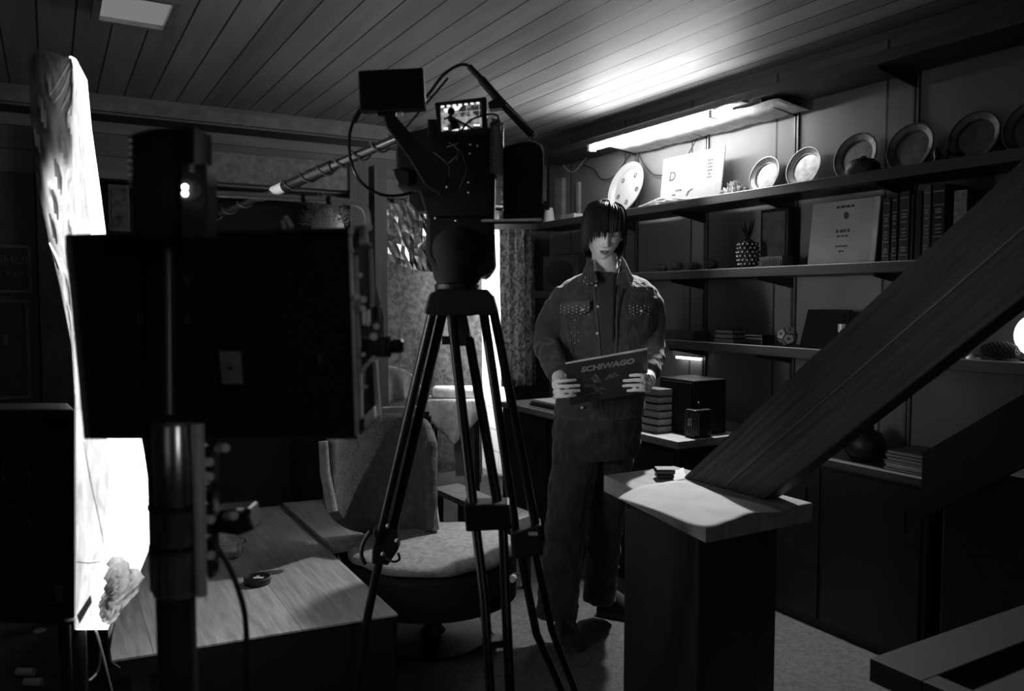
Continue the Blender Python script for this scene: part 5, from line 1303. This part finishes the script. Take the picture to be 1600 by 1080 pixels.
for i in range(150):  # curls at the side lit by the lamp
    s_ = 1 if i < 120 else -1
    p = Vector((s_*.078, rnd.uniform(-.05, .02), rnd.uniform(-.01, .03)))
    strand(hc+Rh @ p, (Rh @ Vector((s_*.35, .1, -.9))).normalized(), rnd.uniform(.035, .055), .0013, curl=.004, grav=.3)
b.build('hair', HM, man, smooth=True)

# denim jacket
def denim(name, v):
    m, t, b_ = nt(name); L = t.links
    tc = N(t, 'ShaderNodeTexCoord'); no = N(t, 'ShaderNodeTexNoise'); no.inputs['Scale'].default_value = 18; no.inputs['Detail'].default_value = 6
    n2 = N(t, 'ShaderNodeTexNoise'); n2.inputs['Scale'].default_value = 400; n2.inputs['Detail'].default_value = 2
    L.new(tc.outputs['Object'], no.inputs['Vector']); L.new(tc.outputs['Object'], n2.inputs['Vector'])
    ad = N(t, 'ShaderNodeMath', operation='MULTIPLY'); L.new(no.outputs['Fac'], ad.inputs[0]); L.new(n2.outputs['Fac'], ad.inputs[1])
    mr = N(t, 'ShaderNodeMapRange'); mr.inputs[1].default_value = .15; mr.inputs[2].default_value = .38; mr.inputs[3].default_value = v*.45; mr.inputs[4].default_value = v*1.6
    L.new(ad.outputs[0], mr.inputs[0]); L.new(mr.outputs[0], b_.inputs['Base Color']); b_.inputs['Roughness'].default_value = .85
    b_.inputs['Sheen Weight'].default_value = .3
    n3 = N(t, 'ShaderNodeTexNoise'); n3.inputs['Scale'].default_value = 26; n3.inputs['Detail'].default_value = 3; n3.inputs['Distortion'].default_value = .8
    mp = N(t, 'ShaderNodeMapping'); mp.inputs['Scale'].default_value = (1, 1, .6); L.new(tc.outputs['Object'], mp.inputs[0]); L.new(mp.outputs[0], n3.inputs['Vector'])
    bp = N(t, 'ShaderNodeBump'); bp.inputs['Strength'].default_value = .6; bp.inputs['Distance'].default_value = .02; L.new(n3.outputs['Fac'], bp.inputs['Height']); L.new(bp.outputs[0], b_.inputs['Normal'])
    return m
DN = denim('washed_denim', .034); DN2 = denim('denim_trousers', .026)
b = MB()
b.loft([hring(947, 424, .05, .072, .062), hring(947, 430, .05, .115, .075), hring(948, 438, .045, .165, .09), hring(949, 449, .04, .200, .105), hring(949, 468, .035, .207, .122), hring(949, 500, .03, .203, .132), hring(947, 545, .03, .187, .132), hring(943, 590, .03, .178, .130), hring(938, 625, .03, .180, .132), hring(936, 646, .03, .183, .135), hring(936, 650, .03, .175, .13)])
b.tube([Q(888, 459, .04), Q(870, 484, .035), Q(857, 512, .03), Q(853, 540, .0), Q(862, 562, -.09), Q(872, 582, -.17)], [.056, .058, .056, .054, .050, .041], 20)
b.tube([Q(1007, 460, .04), Q(1017, 484, .04), Q(1019, 512, .04), Q(1018, 543, .0), Q(1019, 562, -.08), Q(1015, 577, -.15)], [.056, .057, .054, .053, .050, .042], 20)
# cuffs
b.tube([Q(868, 576, -.14), Q(873, 586, -.19)], [.043, .040], 18); b.tube([Q(1017, 571, -.13), Q(1014, 582, -.18)], [.044, .041], 18)
rj = random.Random(3)
jk = b.build('denim_jacket', DN, man, remesh=.0055); jk.modifiers['smooth'].iterations = 16
tx = bpy.data.textures.new('folds', 'CLOUDS'); tx.noise_scale = .055; tx.noise_depth = 2
dm = jk.modifiers.new('folds', 'DISPLACE'); dm.texture = tx; dm.strength = .016; dm.texture_coords = 'LOCAL'
SURF = pd+.03-.135   # front surface depth of the chest
def chest(px, py, lift=.004):
    # front of chest ellipse at that height
    for (yy, c, a_, d_) in ((438, 948, .165, .09), (449, 949, .2, .105), (468, 949, .207, .122), (500, 949, .203, .132), (545, 947, .187, .132), (590, 943, .178, .13), (650, 936, .18, .132)):
        if py <= yy: break
    x = (px-c)*pd/FPX; k = max(0, 1-(x/a_)**2)**.5
    return D(px, py, pd+.035-d_*k-lift)
# open front: dark t-shirt strip seen between jacket edges
g = []
for i in range(12):
    y = 418+i*14.5; xl, xr = 930+i*.9, 962-i*.4
    if i == 0: xl, xr = 926, 966
    g.append([chest(xl+(xr-xl)*k/6, max(y, 426), .006) for k in range(7)])
MB().sheet(g).build('t_shirt', mat('black_shirt', .03, .9, bump=.2), man, smooth=True, solid=.004)
# plackets
SE = denim('denim_edge', .055)
MB().tube(bez([chest(927, 440, .008), chest(931, 480, .009), chest(936, 530, .01), chest(940, 590, .01), chest(940, 640, .01)]), .0035, 6).build('placket_edge', SE, jk, smooth=True)
MB().tube(bez([chest(966, 450, .008), chest(964, 480, .009), chest(963, 530, .01), chest(960, 590, .01)]), .0035, 6).build('placket_edge', SE, jk, smooth=True)
# collar: two flaps
def flap(pts, nm='collar_flap'):
    return MB().prism([Q(*p) for p in pts], -Fh*.008).build(nm, DN, jk, bevel=.002)
flap([(921, 404, -.02), (915, 414, -.03), (905, 440, -.085), (911, 447, -.10), (935, 441, -.11), (929, 424, -.075)])
flap([(971, 400, -.01), (977, 408, -.02), (990, 436, -.075), (984, 452, -.10), (962, 445, -.11), (966, 424, -.075)])
# collar stand around the neck
b = MB(); ring = []
for k in range(25):
    a = PI*(.12+1.76*k/24)-PI/2; ring.append(k)
g = []
for k in range(25):
    a = -PI/2+math.radians(48)+math.radians(264)*k/24
    c0 = Q(946, 428, .045); c1 = Q(945, 402, .05)
    g.append([c0+Rv*.082*math.cos(a)+Fh*.07*math.sin(a), lerp(c0, c1, .5)+Rv*.072*math.cos(a)+Fh*.062*math.sin(a), c1+Rv*.070*math.cos(a)+Fh*.058*math.sin(a)-Zv*(.012 if math.sin(a) < 0 else 0)])
MB().sheet(g).build('collar_stand', DN, jk, smooth=True, solid=.006)
# pockets
def pocket(pts):
    return MB().prism([chest(x, y, .010) for x, y in pts], -Fh*.004).build('pocket_flap', SE, jk, bevel=.001)
pocket([(876, 474), (921, 470), (922, 482), (914, 490), (884, 492), (876, 486)])
pocket([(983, 470), (1020, 474), (1019, 486), (1010, 495), (991, 492), (982, 483)])
SM = MB().ell((0, 0, 0), (.0021, .0021, .0021), 8, 6)
sme = None
stl = [(876+6.2*i, 478+5*j+(i % 2)*2.5) for i in range(8) for j in range(3)]+[(984+5.8*i, 478+5*j+(i % 2)*2.5) for i in range(6) for j in range(3)]+[(898, 500+12*j) for j in range(4)]+[(892, 520), (904, 520), (892, 532), (904, 532)]
stl += [(912, 440), (917, 444), (924, 443), (914, 434), (931, 440)]+[(974+1.4*k, 414+4*k) for k in range(9)]
for x, y in stl:
    if y < 450 and x > 970: p = Q(x, y, -.02-(y-408)*.0019)-Fh*.012
    elif y < 450: p = Q(x, y, -.105)-Fh*.012
    else: p = chest(x, y, .016)
    if sme is None: o = SM.build('stud', CHR, jk, smooth=True); sme = o.data; 
    o2 = bpy.data.objects.new('stud', None) if False else None
    s0 = MB().ell(p, (.0021, .0021, .0021), 8, 6).build('stud', CHR, jk, smooth=True)
bpy.data.objects.remove([o for o in bpy.data.objects if o.name == 'stud'][0])
for (x, y) in ((931, 446), (934, 479), (933, 521), (910, 484), (1002, 486), (909, 637)):
    MB().cyl(chest(x, y, .008), chest(x, y, .016), .0055, n=14).build('metal_button', ALU, jk, smooth=True)
# seams
for pts in ([(880, 466), (949, 462), (1018, 466)], [(884, 495), (896, 560), (905, 625)], [(1012, 497), (1000, 560), (986, 622)], [(868, 636), (900, 641), (935, 640)]):
    MB().tube(bez([chest(x, y, .007) for x, y in pts]), .0014, 5).build('seam', SE, jk)
# trousers
b = MB()
b.loft([hring(936, 632, .03, .165, .115), hring(934, 660, .03, .178, .125), hring(932, 690, .03, .18, .125), hring(930, 712, .03, .172, .12)])
b.tube([Q(904, 690, .02), Q(894, 750, .0), Q(884, 820, -.03), Q(876, 900, -.07), Q(868, 968, -.10)], [.094, .092, .082, .078, .082], 20)
b.tube([Q(961, 690, .05), Q(953, 760, .07), Q(945, 825, .10), Q(940, 890, .13), Q(936, 938, .15)], [.088, .083, .074, .070, .068], 20)
tr = b.build('trousers', DN2, man, remesh=.007)
dm = tr.modifiers.new('folds', 'DISPLACE'); dm.texture = tx; dm.strength = .02; dm.texture_coords = 'LOCAL'
# shoes
def shoe(heel, toe, w_):
    d = (toe-heel); ln = d.length; d.normalize(); s_ = d.cross(Zv); rings = []; rs = []
    for t_, wf, hf in ((-.02, .4, .5), (0, .75, 1.1), (.12, .85, 1.15), (.35, .85, 1.25), (.5, .9, 1.0), (.7, 1.0, .68), (.88, .92, .5), (.97, .6, .36), (1.0, .3, .25)):
        c = heel+d*ln*t_; rings.append([c+s_*w_*wf*math.cos(2*PI*k/20)+Zv*(.022+max(0, math.sin(2*PI*k/20))*.075*hf) for k in range(20)])
        rs.append([c+s_*w_*(wf+.08)*math.cos(2*PI*k/20)+Zv*(.001+(.024 if math.sin(2*PI*k/20) > 0 else 0)) for k in range(20)])
    sh = MB().loft(rings).build('shoe', mat('black_canvas', .02, .8), man, smooth=True)
    MB().loft(rs).build('sole', mat('shoe_sole', .06, .7), sh, smooth=True)
h1 = AZ(880, 975, 0); shoe(h1, AZ(888, 1022, 0)+Rv*.02, .043)
h2 = AZ(936, 958, 0); shoe(h2, AZ(1012, 972, 0), .042)
# ---- record sleeve
TLp, TRp, BRp, BLp = D(883, 569, 2.86), D(1011, 547, 2.86), D(1003, 612, 3.01), D(885, 634, 3.0)
up = ((TLp+TRp)/2-(BLp+BRp)/2); rt = (TRp-TLp); w0 = rt.length; rt.normalize(); upn = (up-rt*up.dot(rt)).normalized(); nn = rt.cross(upn)  # toward camera?
if nn.dot(Fh) > 0: nn = -nn
side = .305; c0 = (TLp+TRp)/2-upn*.5*up.length
hh = up.length
r = root('record_sleeve', c0, 'record sleeve titled SCHIWAGO held in both hands by the man', 'record sleeve')
def SP(u, v, o_=0): return c0+rt*(u*w0/2)+upn*(v*hh/2)+nn*o_
COV = mat('sleeve_print', .028, .45, var=.3)
MB().prism([SP(-1, -1), SP(1, -1), SP(1, 1), SP(-1, 1)], nn*.0035).build('front_cover', COV, r, bevel=.0008)
MB().prism([SP(-.99, -1, -.008), SP(1.02, -1, -.008), SP(1.02, 1.03, -.008), SP(-.99, 1.0, -.008)], nn*.0035).build('back_cover', mat('sleeve_back', .45, .6), r)
MB().prism([SP(-.98, -1, -.0045), SP(.98, -1, -.0045), SP(.98, .99, -.0045), SP(-.98, .99, -.0045)], nn*.0035).build('inner_sleeve', mat('sleeve_paper', .5, .8), r)
text('title_lettering', 'SCHIWAGO', .036, SP(.02, .63, .0045), rt, upn, mat('title_ink', .28, .6), r, .0004, .0016, .15)
b = MB(); rp = random.Random(5)
for k in range(9):
    u, v = -.25+rp.uniform(-.3, .5), -.25+rp.uniform(-.35, .4); b.tube([SP(u, v, .004), SP(u+rp.uniform(-.2, .2), v+rp.uniform(-.2, .2), .0042), SP(u+rp.uniform(-.2, .25), v+rp.uniform(-.3, .1), .004)], [.004, .007, .003], 6)
b.ell(SP(-.28, .02, .004), (.014, .003, .018), 12, 8); b.ell(SP(.12, .1, .004), (.012, .003, .015), 12, 8)
for v in b.v:
    o_ = (v-c0).dot(nn); v -= nn*(o_-.0035)*.85
b.build('cover_picture', mat('picture_tone', .10, .6, var=.6, scale=60), r, smooth=True)
MB().tube([SP(-.82, -.72, .004), SP(-.3, -.5, .004)], .002, 5).build('cover_stripe', mat('picture_tone', .10, .6), r)
